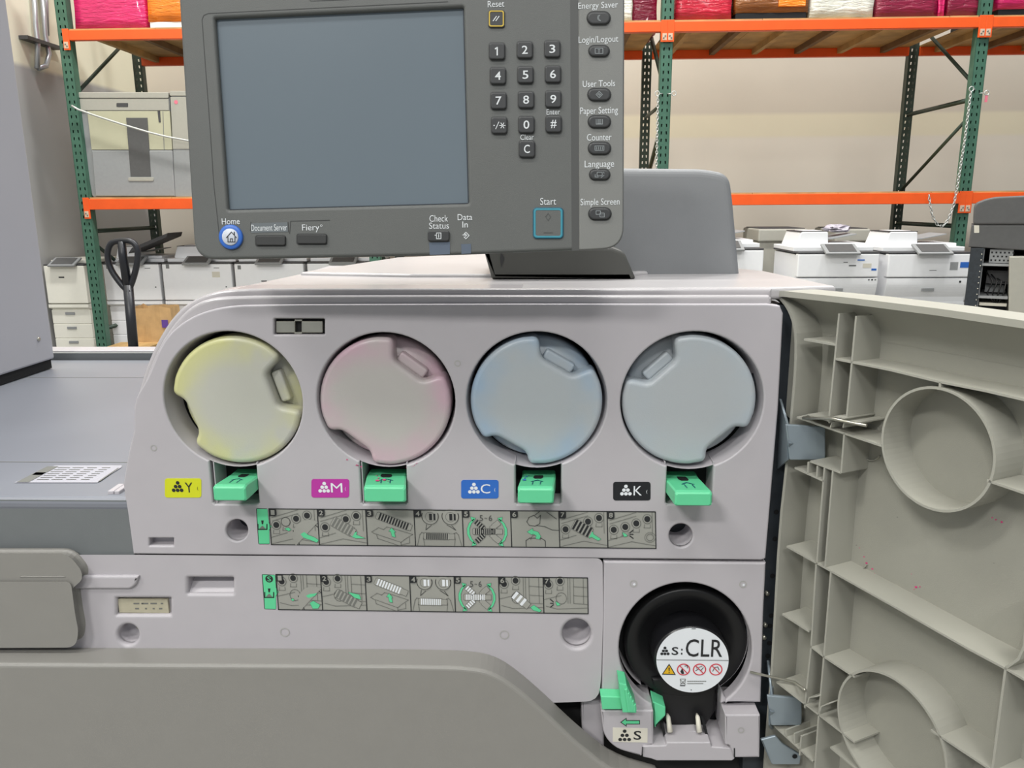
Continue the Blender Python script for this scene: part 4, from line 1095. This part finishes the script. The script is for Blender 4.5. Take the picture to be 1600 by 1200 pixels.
def wall_mat(name, low, high, zc, band=None, soft_=.02):
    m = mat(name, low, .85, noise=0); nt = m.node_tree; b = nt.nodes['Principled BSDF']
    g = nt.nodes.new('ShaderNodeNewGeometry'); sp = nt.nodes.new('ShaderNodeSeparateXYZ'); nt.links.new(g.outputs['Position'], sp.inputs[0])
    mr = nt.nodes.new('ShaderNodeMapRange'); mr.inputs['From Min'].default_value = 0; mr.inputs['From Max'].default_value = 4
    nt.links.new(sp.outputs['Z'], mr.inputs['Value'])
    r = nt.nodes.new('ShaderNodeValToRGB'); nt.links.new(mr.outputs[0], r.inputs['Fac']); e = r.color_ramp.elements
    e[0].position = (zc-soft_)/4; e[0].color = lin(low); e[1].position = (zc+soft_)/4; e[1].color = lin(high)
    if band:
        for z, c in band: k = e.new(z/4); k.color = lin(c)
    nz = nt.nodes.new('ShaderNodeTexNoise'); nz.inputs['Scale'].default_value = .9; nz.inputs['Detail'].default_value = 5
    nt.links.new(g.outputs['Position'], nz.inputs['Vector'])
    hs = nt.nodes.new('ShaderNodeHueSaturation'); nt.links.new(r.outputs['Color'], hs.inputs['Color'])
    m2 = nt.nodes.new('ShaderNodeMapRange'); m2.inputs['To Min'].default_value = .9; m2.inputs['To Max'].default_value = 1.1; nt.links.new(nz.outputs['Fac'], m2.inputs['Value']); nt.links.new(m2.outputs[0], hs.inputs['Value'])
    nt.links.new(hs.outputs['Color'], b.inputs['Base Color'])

YR, YB = 6.8, 8.0
YW = 9.32
XW = atY(234, 200, YW).x
zw = atX(80, 114, XW).z
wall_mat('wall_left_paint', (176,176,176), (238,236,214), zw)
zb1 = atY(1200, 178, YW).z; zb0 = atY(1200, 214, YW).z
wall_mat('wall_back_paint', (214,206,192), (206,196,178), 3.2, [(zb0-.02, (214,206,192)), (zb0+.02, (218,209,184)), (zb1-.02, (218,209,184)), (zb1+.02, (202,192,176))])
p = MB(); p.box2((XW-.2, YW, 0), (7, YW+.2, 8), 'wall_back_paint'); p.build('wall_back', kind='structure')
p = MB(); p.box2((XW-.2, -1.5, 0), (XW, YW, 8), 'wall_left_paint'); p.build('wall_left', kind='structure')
p = MB(); p.box2((XW-.2, -3, -.1), (7, YW+.2, 0), 'concrete'); p.build('floor', kind='structure')

# conduits on the left wall
p = MB()
g = lambda x, y: atX(x, y, XW+.05)
for pts in ([(50,-60),(56,40),(59,64),(58,107)], [(62,-60),(71,55),(77,85),(72,103),(60,107)], [(70,-60),(73,55)]):
    p.tube([g(*q) for q in pts], .022, 'conduit', 10)
a = g(38, 58); b = g(90, 57); p.box2((a.x-.05, min(a.y, b.y), a.z-.015), (a.x+.03, max(a.y, b.y), a.z+.015), 'dark_panel')
p.build('conduit', label='bent metal conduits on a strut high on the left wall beside the green rack post', cat='pipe')

# ------------------------------------------------------------------ pallet rack
rack = thing('pallet_rack', 'long warehouse pallet rack with perforated green posts and bright orange beams', 'rack', (0, (YR+YB)/2, 0))
PX = [(132,319),(582,319),(1033.5,319),(1506,319)]
XS = [atY(x, y, YR).x for x, y in PX]
XS.append(XS[3]+(XS[3]-XS[2]))
ZT = 3.45
zu1, zu0 = atY(1000, 35, YR).z, atY(1000, 51, YR).z
zl1, zl0 = atY(1250, 303, YR).z, atY(1250, 320, YR).z
def post(x, y, rear):
    q = MB(); hw = .046 if not rear else .042; m = 'rack_green' if not rear else 'rack_dark'
    fr = Frame((x, y, 0), (0, -1, 0))
    holes = []; z = .12; k = 0
    while z < ZT-.1:
        for s_ in (-1, 1):
            cz = z; cx = s_*hw*.46; r = .0078
            holes.append([(cx-r*(1 if s_>0 else .5), cz+.012), (cx+r*(.5 if s_>0 else 1), cz+.012), (cx+r*.6, cz-.012), (cx-r*.6, cz-.012)])
        z += .058
    q.solid(fr, [[(-hw,0),(hw,0),(hw,ZT),(-hw,ZT)]]+holes, -.003, 0, m, 0, uv=True)
    for s_ in (-1, 1): q.box2((x+s_*hw-.0015, y, 0), (x+s_*hw+.0015, y+.07, ZT), m)
    if not rear: q.box2((x-hw, y+.066, 0), (x+hw, y+.07, ZT), 'rack_dark')
    q.box2((x-.07, y-.02, 0), (x+.07, y+.1, .008), m)
    return q.build('upright_post', rack)
for i, x in enumerate(XS):
    post(x, YR, False); post(x, YB, True)
    for (za, zb) in ((.80,.80),(-.2,-.2),(.92,1.62),(.67,.10),(-.3,-.9),(-1.05,-1.05)):
        q = MB(); q.tube([(x, YR+.07, 1.3+za), (x, YB, 1.3+zb)], .019, 'rack_dark', 4); q.build('cross_brace', rack)
def beam(x0, x1, z0, z1, y, front=True):
    q = MB(); q.box2((x0+.047, y-.01, z0), (x1-.047, y+.045, z1), 'rack_orange', .004)
    q.build('beam', rack)
    if front:
        for xx in (x0, x1):
            s_ = 1 if xx == x0 else -1
            q = MB(); q.box2((xx+s_*.0, y-.014, z0-.075), (xx+s_*.052, y-.004, z1+.012), 'rack_orange', .002)
            q.box2((xx+s_*.006, y-.0165, z0-.062), (xx+s_*.04, y-.0135, z0-.012), 'plate_cream')
            q.tube([(xx+s_*.018, y-.015, z0-.03), (xx+s_*.018, y-.02, z0-.03)], .006, 'line_grey', 8); q.tube([(xx+s_*.03, y-.015, z0-.045), (xx+s_*.03, y-.02, z0-.045)], .006, 'line_grey', 8)
            q.build('beam_connector', rack)
for x0, x1 in zip(XS, XS[1:]):
    for (z0, z1) in ((zu0, zu1), (zl0, zl1)):
        beam(x0, x1, z0, z1, YR-.01); beam(x0, x1, z0, z1, YB+.0, False)
        q = MB(); rnd = random.Random(int(x0*10)); xx = x0+.05
        while xx < x1-.06:
            w_ = rnd.uniform(.55, .8); xe = min(xx+w_, x1-.05); q.box2((xx, YR-.005+rnd.uniform(0,.01), z1), (xe-.004, YB+.04, z1+.014), 'wood'); xx = xe
        for k in range(6):
            xx = x0+.18+k*(x1-x0-.3)/5.5; q.box2((xx, YR+.04, z1-.05), (xx+.045, YB, z1), 'wood_dark' if k % 2 else 'wood')
        q.build('deck_board', rack)
zu, zl = zu1+.0145, zl1+.0145

# wrapped goods on the top shelf
def goods(x0, x1, h, m, lab, cat='wrapped load', depth=.75, base=None, name='wrapped_crate', y=YR+.03, taper=.97):
    a = atY(x0, 40, y).x; b = atY(x1, 40, y).x
    t = thing(name, lab, cat, ((a+b)/2, y+depth/2, zu), 'loads on the top shelf')
    q = MB(); z0 = zu
    if base: q2 = MB(); q2.box2((a+.01, y+.01, zu), (b-.01, y+depth, zu+.05), base); q2.build('base', t); z0 = zu+.05
    bm = bmesh.new(); bmesh.ops.create_cube(bm, size=1); bmesh.ops.subdivide_edges(bm, edges=bm.edges[:], cuts=7, use_grid_fill=True)
    rnd = random.Random(int(x0)); bm.verts.index_update()
    for v in bm.verts:
        k = 1-(1-taper)*(v.co.z+.5)
        P = Vector((v.co.x*(b-a)*k, v.co.y*depth, (v.co.z+.5)*h)); e = sum(abs(abs(c)-.5) < 1e-4 for c in v.co)
        if e >= 2: P.x *= .985; P.y *= .985
        P += Vector((rnd.uniform(-1,1), rnd.uniform(-1,1), rnd.uniform(-1,1)))*.006
        if P.z < 0: P.z = 0
        v.co = P+Vector(((a+b)/2, y+depth/2, z0))
    q.add([v.co.copy() for v in bm.verts], [tuple(v.index for v in f.verts) for f in bm.faces], m, True); bm.free()
    q.build('wrapping', t); return t
goods(117,229,.62,'wrap_magenta','large box in bright magenta stretch wrap at the left end of the top shelf')
goods(232,345,.62,'wrap_orange','orange wrapped load on a pale base, partly behind the control panel', base='white_body')
goods(950,987,.5,'wrap_white','white carton on the top shelf just right of the control panel', 'box', name='white_carton')
goods(1055,1143,.62,'wrap_red','red stretch wrapped load beside the middle green post')
gb = goods(1147,1261,.62,'wrap_brown','brown film wrapped load with a bright orange corner and dark base', base='black')
q = MB(); ga = atY(1217, 10, YR+.01); gc = atY(1259, 10, YR+.01); q.box2((ga.x, YR+.014, ga.z), (gc.x, YR+.034, zu+.64), 'wrap_orange', .003); q.build('orange_film', gb)
goods(1265,1364,.62,'wrap_white','off-white wrapped load in the middle of the right bay')
goods(1367,1462,.62,'wrap_maroon','dark maroon wrapped load right of the white one')
goods(1464,1474,.5,'wrap_magenta','thin magenta parcel squeezed between two maroon loads', depth=.4)
goods(1478,1527,.62,'wrap_maroon','maroon wrapped load directly left of the rightmost green post')
goods(1556,1640,.62,'wrap_magenta','magenta wrapped load right of the rightmost green post', base='black')
goods(988,1026,.62,'wrap_maroon','dark load set back left of the middle green post', y=YR+.45, depth=.5)

# ------------------------------------------------------------------ big grey printer on the lower shelf
YS = YR+.03; SF = Frame((0, YS, 1.3), (0, -1, 0))
zb = zl; yb_ = 308
sp = thing('shelf_printer', 'big grey and cream production printer sitting on the lower shelf at left', 'printer', (SF.q(195,200)[0], YS+.35, zl))
def zpx(x, z):  # photo row of height z
    lo, hi = -400, 900
    for _ in range(30):
        m_ = (lo+hi)/2
        if atY(x, m_, YS).z > z: lo = m_
        else: hi = m_
    return lo
zbot = zpx(190, zl+.002)
q = MB(); q.solid(SF, [round_corners([(124,150),(265,150),(271,zbot),(144,zbot),(135,255),(128,200)], 4)], -.7, -.012, 'mid_grey', .006); q.build('body', sp)
q = MB(); q.solid(SF, [round_corners([(122,144),(263,144),(263,153.5),(123,153.5)], 2)], -.7, .004, 'beige_grey', .006); q.build('lid', sp)
q = MB(); q.solid(SF, [round_corners([(124,154.5),(263,154.5),(264,172.5),(126,172.5)], 1)], -.05, 0, 'beige_grey', .003); q.solid(SF, [rrect(182,161,200,167,1)], 0, .002, 'dark_panel', 0); q.build('top_band', sp)
q = MB(); q.solid(SF, [[(136,173.5),(265,173.5),(269,234),(143,234)]], -.04, 0, 'cream_door', .003); q.solid(SF, [[(246,173),(250,173),(251,191),(248,191)]], 0, .003, 'dark_panel', 0)
q.poly(SF, [(254,174),(255,174),(259,300),(258,300)], .0012, 'line_grey'); q.build('door', sp)
q = MB(); q.solid(SF, [[(143,235),(269,235),(273,zbot-1),(149,zbot-1)]], -.04, .004, 'mid_grey', .008); q.build('lower_door', sp)
q = MB(); q.solid(SF, [[(197,184),(230,184),(236,276),(204,276)]], 0, .006, 'charcoal', .001); q.solid(SF, [rrect(200,277,240,283,2)], 0, .01, 'beige_grey', .003); q.build('window', sp, label='dark grey window strip')
sp2 = thing('shelf_printer', 'grey finishing unit right of the big shelf printer, cut off by the control panel', 'printer', (SF.q(305,200)[0], YS+.35, zl))
q = MB(); q.solid(SF, [round_corners([(266,150),(345,150),(350,zbot),(273.5,zbot)], 3)], -.65, -.003, 'mid_grey', .006); q.build('body', sp2)
q = MB(); q.solid(SF, [round_corners([(264.5,142),(345,142),(345,150),(265,150)], 2)], -.65, .004, 'beige_grey', .005); q.solid(SF, [[(266,151.5),(345,151.5),(348,233),(270,233)]], -.03, .001, 'beige_grey', .003); q.dpx(SF, 275, 159.5, 3, .0025, 'pink_dot', 12); q.build('door', sp2)

# chains and rope
def chain(name, pts, r, lab, links=True):
    P = []
    for a, b in zip(pts, pts[1:]):
        n = max(2, int((Vector(b)-Vector(a)).length/.022))
        for k in range(n): P.append(Vector(a).lerp(Vector(b), k/n))
    q = MB()
    if links:
        for i in range(0, len(P)-1):
            d = P[i+1]-P[i]; c = (P[i]+P[i+1])/2; t = d.normalized(); s_ = t.cross(Vector((0,1,0))).normalized() if i % 2 else Vector((0,1,0))
            L = d.length*.68
            q.tube([c+t*L*cos(a)+s_*.009*sin(a) for a in [2*pi*k/8 for k in range(8)]], r, 'chain', 5, closed=True)
    else: q.tube(P, r, 'chain', 6)
    return q.build(name, label=lab, cat='chain' if links else 'rope')
YCN = YR-.05
W_ = lambda x, y, Y=YCN: atY(x, y, Y)
chain('safety_chain', [W_(*q) for q in [(1517,143),(1508,215),(1496,290),(1490,322),(1481,344),(1473,354),(1465,352),(1457,338),(1453,318),(1451,300)]], .0036, 'long silver chain hanging in a loop from the right green post')
chain('safety_chain', [W_(*q) for q in [(1028,150),(1027,200),(1025,285)]], .0036, 'short straight chain hanging down the middle green post')
chain('rope', [W_(*q) for q in [(112,165),(122,171),(150,181),(190,194),(230,206),(262,214),(300,221),(335,224)]], .009, 'white cord stretched across the printer on the lower shelf', False)
for (x, y, lab) in ((1027,146,'eye bolt at the top of the short chain'),(1053,146,'eye bolt on the right side of the middle post'),(1518,139,'eye bolt at the top of the looped chain'),(1542,145,'eye bolt with a pink tag on the right post')):
    q = MB(); c = W_(x, y, YR-.03); q.tube([c+Vector((.018*cos(a), 0, .018*sin(a))) for a in [2*pi*k/12 for k in range(12)]], .004, 'chain', 6, closed=True)
    d = Vector((.045 if x in (1027,1518) else -.045, .028, 0)); q.tube([c+d*.35, c+d], .004, 'chain', 6)
    if x == 1542: q.box(c+Vector((0,0,-.045)), (.02,.004,.05), 'pink_dot')
    q.build('eye_bolt', label=lab, cat='bolt', group='eye bolts on the rack posts')

# ------------------------------------------------------------------ white office copiers
def copier(x0, x1, Y, zt, z_split, lab, feeder=True, depth=.62, grp=None, cut=None, marks=(), style=0, bodym='white_body'):
    """x0..x1 photo columns of the front at depth Y; zt top of the body, z_split seam between upper front and lower bulge"""
    a = atY(x0, 420, Y).x; b = atY(x1, 420, Y).x; w = b-a
    t = thing('office_copier', lab, 'copier', ((a+b)/2, Y+depth/2, 0), grp)
    X = lambda f: a+w*f
    q = MB(); q.box2((a+.01, Y+.03, .03), (b-.01, Y+depth, zt-.02), bodym, .008)
    for xx in (a+.05, b-.09):
        for yy in (Y+.06, Y+depth-.1): q.tube([(xx, yy, .03), (xx, yy, 0)], .02, 'dark_panel', 10)
    q.build('body', t)
    q = MB()   # upper front
    q.box2((X(.0), Y, z_split+.003), (X(1), Y+.06, zt-.012), bodym, .008)
    for (u, v, mw, mh, mm) in marks: q.box2((X(u), Y-.0012, zt-v), (X(u)+mw, Y+.001, zt-v+mh), mm)
    q.build('upper_front', t)
    # lower bulge: profile curving inwards
    q = MB(); n = 8; vs = []; zlo = z_split-(.17 if style == 0 else .05)
    prof = [(0, z_split-.003), (0, z_split-.03)] + [(.0+.05*(k/n)**2, z_split-.03-(z_split-.03-zlo)*k/n) for k in range(1, n+1)]
    for (dy, z) in prof:
        for xx in (X(.003), X(.997)): vs.append((xx, Y+dy, z))
        for xx in (X(.997), X(.003)): vs.append((xx, Y+.08, z))
    fs = []
    for i in range(len(prof)-1):
        for k in range(4): fs.append((i*4+k, i*4+(k+1) % 4, (i+1)*4+(k+1) % 4, (i+1)*4+k))
    q.add(vs, fs, bodym); q.box2((X(.43), Y-.002, z_split-.095), (X(.58), Y+.006, z_split-.075), 'mid_grey') if style == 0 else None
    q.build('front_cover', t)
    # drawers
    z = zlo-.005; k = 0
    while z > .12:
        h = min(.13, z-.04) if k < 3 else z-.05
        q = MB(); q.box2((X(.015), Y+.025, z-h+.004), (X(.985), Y+.06, z), bodym, .004); dr = q.build('drawer', t)
        q = MB(); q.box2((X(.36), Y+.018, z-.045), (X(.6), Y+.027, z-.022), 'mid_grey', .003); q.build('handle', dr)
        z -= h; k += 1
        if k > 5: break
    # scanner glass slab, feeder, panel
    q = MB(); q.box2((a-.0, Y+.0, zt-.012), (b, Y+depth, zt), 'dark_panel', .003); q.box2((X(.0), Y+.12, zt), (b, Y+depth, zt+.03), bodym, .004); q.build('scanner', t)
    if feeder:
        q = MB()
        fr = Frame((0, Y+.18, zt+.03), (0, -1, 0))
        q.solid(fr, [round_corners([(X(.06),0),(X(.47),0),(X(.455),.105),(X(.12),.105)], .012)], -.36, 0, bodym, .006, uv=True)
        q.box2((X(.11), Y+.185, zt+.134), (X(.46), Y+.53, zt+.139), 'dark_panel'); q.box2((X(.18), Y+.25, zt+.138), (X(.42), Y+.45, zt+.142), 'white_body')
        q.build('document_feeder', t)
        q = MB(); q.box2((X(.47), Y+.16, zt+.03), (X(.93), Y+.5, zt+.055), bodym, .006)
        q.box((X(.66), Y+.34, zt+.098), (w*.36, .26, .008), 'mid_grey', .002, Matrix.Rotation(-.18, 3, 'Y')); q.build('feed_tray', t)
    q = MB(); R = Matrix.Rotation(radians(24), 3, 'X')
    q.box((X(.52), Y+.015, zt+.018), (.24, .15, .018), 'mid_grey', .004, R); q.box((X(.52), Y+.011, zt+.0285), (.19, .11, .003), 'charcoal', 0, R)
    q.build('control_screen', t)
    return t
zt1 = atY(1290, 394, 5.75).z; zs1 = atY(1290, 434, 5.75).z
mk1 = ((.56,.075,.03,.006,'line_grey'),(.63,.10,.05,.01,'line_grey'),(.73,.06,.05,.008,'lab_blue'),(.80,.11,.06,.03,'lab_cream'),(.91,.13,.035,.014,'lab_blue'),(.88,.20,.012,.01,'line_grey'),(.92,.20,.012,.01,'ink'),(.96,.20,.012,.01,'line_grey'))
mk2 = ((.5,.13,.05,.004,'line_grey'),(.74,.125,.055,.055,'mid_grey'),(.86,.11,.07,.04,'lab_blue'),(.87,.215,.014,.014,'ink'),(.97,.215,.012,.014,'ink'))
copier(1246,1373,5.75,zt1,zs1,'white office copier behind the open door with crumpled plastic film on its lid', marks=mk1, grp='white copiers at right')
copier(1387,1518,5.77,atY(1450, 394, 5.77).z,atY(1450, 434, 5.77).z,'white office copier next to the dark machine, two square stickers on its front', marks=mk2, grp='white copiers at right')
copier(1070,1192,5.9,atY(1180, 388, 5.9).z,atY(1180, 430, 5.9).z,'white copier mostly hidden behind the control panel mount', grp='white copiers at right', depth=.6)
# grey scanners further back
for (x0, x1, lab, z_) in ((1185,1262,'grey scanner lid behind the centre white copier', 1.17),(1305,1360,'grey scanner lid between the two white feeders', 1.16)):
    Y = 6.5; a = atY(x0, 370, Y).x; b = atY(x1, 370, Y).x; zz = atY(x0, 358, Y).z
    t = thing('grey_copier', lab, 'copier', ((a+b)/2, Y+.25, 0), 'grey copiers in the second row')
    q = MB(); q.box2((a, Y, zz-.1), (b, Y+.5, zz), 'beige_grey', .012); q.box2((a+.02, Y+.02, zz), (b-.02, Y+.48, zz+.006), 'dark_panel'); q.build('scanner', t)
    q = MB(); q.box2((a+.01, Y+.02, 0), (b-.01, Y+.5, zz-.1), 'beige_grey', .01); q.build('body', t)
# crumpled film on the copier
rnd = random.Random(5); c0_ = atY(1308, 357, 6.1); bm = bmesh.new(); bmesh.ops.create_icosphere(bm, subdivisions=3, radius=1)
for v in bm.verts:
    k = .6+.6*rnd.random(); v.co = Vector((v.co.x*.095*k, v.co.y*.07*k, v.co.z*.030*k)) + c0_
bm.verts.index_update(); q = MB(); q.add([v.co.copy() for v in bm.verts], [tuple(v.index for v in f.verts) for f in bm.faces], 'plastic_film'); bm.free()
q.build('plastic_film', label='crumpled clear plastic film lying on a white copier lid', cat='plastic film')

gl = 'white copiers under the rack at left'
mkl = lambda o: ((.06+o,.05,.03,.035,'line_grey'),(.75,.05,.05,.006,'line_grey'),(.9,.22,.012,.01,'ink'))
YL = 7.05
ztl = atY(200, 411, YL).z; zsl = atY(200, 470, YL).z
copier(68,131,6.95,atY(100, 413, 6.95).z,atY(100, 475, 6.95).z,'white copier left of the left green post, nearest the tower', False, style=1, grp=gl, marks=((.35,.12,.05,.012,'ink'),), bodym='white_cream')
cpf = copier(161,248,YL,ztl,zsl,'white copier right of the left green post, behind the pallet truck handle', True, style=1, grp=gl, marks=mkl(0))
copier(253,361,YL,ztl,zsl,'white copier with a yellow spot on its front, above the paper bag', True, style=1, grp=gl, marks=mkl(0)+((.72,.13,.07,.05,'lab_cream'),))
copier(366,474,YL,ztl,zsl,'white copier just under the left part of the control panel', True, style=1, grp=gl, marks=((.05,.06,.03,.035,'line_grey'),(.38,.17,.05,.01,'ink')))
copier(480,590,YL,ztl,zsl,'white copier almost hidden between control panel and printer top', False, style=1, grp=gl)
# dark document tray behind the truck handle
q = MB(); a = atY(200,394,YL-.05); b = atY(262,366,YL-.05)
q.solid(Frame((0,YL-.05,1.3),(0,-1,0)), [[(200,396),(206,387),(262,364),(260,371)]], -.3, 0, 'dark_panel', .004)
q.build('raised_flap', cpf)

# ------------------------------------------------------------------ dark machine at the far right
YD = 4.3; D0 = atY(1530, 440, YD)
DF = Frame((D0.x, D0.y, 1.3), (-.462, -.887, 0))
dm = thing('open_printer', 'dark grey machine at the right edge with its inner frame exposed', 'printer', tuple(DF.P(.2, -1.3, -.2)))
uq = lambda x, y=440: DF.q(x, y)[0]
q = MB(); q.solid(DF, [round_corners([(1520,351),(1522,318,9),(1548,308,14),(1720,300,4),(1720,351)], 6, 6)], -.5, 0, 'charcoal', .01)
q.solid(DF, [[(1518,351.5),(1720,351.5),(1720,398),(1513,386)]], -.45, -.005, 'charcoal', .006)
q.solid(DF, [rrect(1522,352,1530,364,1)], -.006, -.003, 'lab_cream', 0); q.build('top_cover', dm)
q = MB(); zb_ = DF.q(1530, 388)[1]
a0 = uq(1511); a1 = uq(1531); a2 = uq(1578); a3 = uq(1740)
q.fbox(DF, a0, -1.3, -.04, a1, zb_, 0, 'frame_dark', .002); q.fbox(DF, a0, -1.3, -.45, a3, zb_, -.40, 'frame_dark')
for z in (zb_-.09, zb_-.26): q.fbox(DF, a1, z, -.4, a2, z+.012, -.005, 'mid_grey')
q.fbox(DF, a1, -1.3, -.4, a1+.006, zb_, -.03, 'mid_grey')
for k in range(14): c_ = DF.P(a1-.006, zb_-.03-k*.03, .001); q.tube([c_, c_+DF.n*.002], .003, 'lab_cream', 6)
q.fbox(DF, a1+.03, zb_-.24, -.39, a2-.01, zb_-.2, -.15, 'mid_grey'); q.fbox(DF, a1+.01, zb_-.30, -.3, a2, zb_-.285, -.02, 'lab_cream'); q.fbox(DF, a1+.03, zb_-.19, -.39, a2, zb_-.12, -.1, 'dark_panel')
for k in range(4): q.tube([DF.P(a1+.02+k*.03, zb_-.12-k*.02, -.08), DF.P(a1+.06+k*.02, zb_-.17, -.03), DF.P(a1+.04+k*.025, zb_-.24, -.05), DF.P(a1+.09, zb_-.3, -.03)], .004, 'black', 6)
q.build('inner_frame', dm, label='exposed inner frame with cables')
q = MB(); q.fbox(DF, a1+.03, zb_-.075, -.03, a2+.0, zb_-.005, -.026, 'mid_grey')
for r_ in range(3):
    for k in range(6): u_ = a1+.036+k*.019+(r_ % 2)*.009; v_ = zb_-.022-r_*.02; q.fbox(DF, u_, v_-.004, -.0262, u_+.008, v_+.005, -.0255, 'black')
q.build('perforated_plate', dm)
q = MB(); q.solid(DF, [[(1577,401),(1740,401),(1740,900),(1572,900)]], -.4, .03, 'beige_grey', .006); q.build('side_panel', dm)

# ------------------------------------------------------------------ pallet truck, bag, pallet
YJ = 4.95; J = lambda x, y: atY(x, y, YJ)
top = J(190, 380); jn = J(201, 452); foot = J(209, 548)
d = (foot-jn); base = jn + d*((.32-jn.z)/d.z)
jk = thing('pallet_truck', 'black pallet truck handle with a looped grip standing in front of the white copiers', 'pallet truck', (base.x, YJ+.1, 0))
q = MB(); q.tube([J(x, y) for x, y in soft([(184,376),(172,380),(167,398),(172,420),(188,443),(200,455),(207,440),(214,415),(216,392),(211,380),(200,375)], 2)], .019, 'jack_black', 10, closed=True)
q.tube([J(190,377), J(192,400), J(201,455)], [.024,.026,.03], 'jack_black', 10); q.build('grip', jk)
q = MB(); q.tube([J(200,445), base], .030, 'jack_black', 12); q.build('shaft', jk)
q = MB(); q.box((base.x, YJ+.1, .24), (.22, .26, .3), 'jack_black', .02); q.tube([(base.x-.09, YJ+.05, .09), (base.x+.09, YJ+.05, .09)], .09, 'jack_black', 20); q.build('pump', jk)
for s_ in (-1, 1):
    q = MB(); q.box2((base.x+s_*.19-.08, YJ+.2, .06), (base.x+s_*.19+.08, YJ+1.05, .1), 'jack_black', .01); q.build('fork', jk)
    q = MB(); q.tube([(base.x+s_*.19-.04, YJ+.98, .04), (base.x+s_*.19+.04, YJ+.98, .04)], .04, 'dark_panel', 14); q.build('wheel', jk)
q = MB(); q.box2((base.x-.27, YJ+.19, .06), (base.x+.27, YJ+.25, .12), 'jack_black', .01); q.build('fork_bridge', jk)

YG = 6.74
g0 = atY(211, 520, YG).x; g1 = atY(271, 520, YG).x; gz = atY(240, 480, YG).z
q = MB(); D = .18; vs = []
bot = [(g0+.01,YG),(g1-.01,YG),(g1-.01,YG+D),(g0+.01,YG+D)]
n = 7
rows = []
rnd = random.Random(2)
def ringrow(z, k, jag):
    out = []
    for i in range(4):
        a = Vector(bot[i]); b = Vector(bot[(i+1) % 4])
        for j in range(n):
            P = a.lerp(b, j/n); c = Vector(((g0+g1)/2, YG+D/2)); P = c+(P-c)*k
            out.append((P.x+rnd.uniform(-.004,.004), P.y+rnd.uniform(-.006,.006), z+(rnd.uniform(-.012,.012) if jag else 0)))
    return out
R_ = [ringrow(.0, 1, 0), ringrow(gz*.3, 1.01, 0), ringrow(gz*.65, 1.02, 0), ringrow(gz, 1.03, 1)]
for r_ in R_: vs += r_
N = 4*n; fs = [(i*N+k, i*N+(k+1) % N, (i+1)*N+(k+1) % N, (i+1)*N+k) for i in range(3) for k in range(N)] + [tuple(range(N))]
q.add(vs, fs, 'kraft')
a = atY(252, 500, YG-.012); b = atY(263, 512, YG-.012); q.box2((a.x, YG-.010, b.z), (b.x, YG-.006, a.z), 'purple_ink')
q.build('paper_bag', label='brown paper bag with a purple mark standing on the floor behind the printer', cat='paper bag')
pt = thing('wooden_pallet', 'pale wooden pallet on the floor at the foot of the left green post', 'pallet', (atY(165,545,6.2).x, 6.5, 0))
x0 = atY(138, 545, 6.25).x; x1 = atY(207, 545, 6.25).x
for k in range(3): q = MB(); q.box2((x0, 6.18+k*.24, .02), (x1, 6.26+k*.24, .13), 'wood', .003); q.build('stringer', pt)
for k in range(5): q = MB(); q.box2((x0+k*(x1-x0-.07)/4, 6.16, .13), (x0+k*(x1-x0-.07)/4+.07, 6.76, .15), 'wood', .002); q.build('deck_board', pt)

# ------------------------------------------------------------------ light
def area(name, loc, sx, sy, power, col=(1, .985, .95), target=None):
    l = bpy.data.lights.new(name, 'AREA'); l.shape = 'RECTANGLE'; l.size = sx; l.size_y = sy; l.energy = power; l.color = col
    o = bpy.data.objects.new(name, l); COL.objects.link(o); o.location = loc
    if target: o.rotation_euler = (Vector(target)-Vector(loc)).to_track_quat('-Z', 'Y').to_euler()
    return o
for y, z, pw, sh in ((-4.2, 5.3, L1, 1), (-1.2, 5.3, L2, 1), (2.0, 5.6, L3, .4), (4.6, 7.6, L4, 0)):
    for x, k in ((-2.9, 1+.9*sh), (.2, 1), (3.3, 1-.8*sh)): area('ceiling_lamp', (x, y, z), 1.3, .6, pw*k)
w = bpy.data.worlds.new('world'); SC.world = w; w.use_nodes = True
bg = w.node_tree.nodes['Background']; bg.inputs['Color'].default_value = (.86, .93, 1.0, 1); bg.inputs['Strength'].default_value = WS_
SC.view_settings.view_transform = 'Standard'; SC.view_settings.look = 'None'; SC.view_settings.exposure = EXPO; SC.view_settings.gamma = 1; SC.view_settings.use_curve_mapping = False
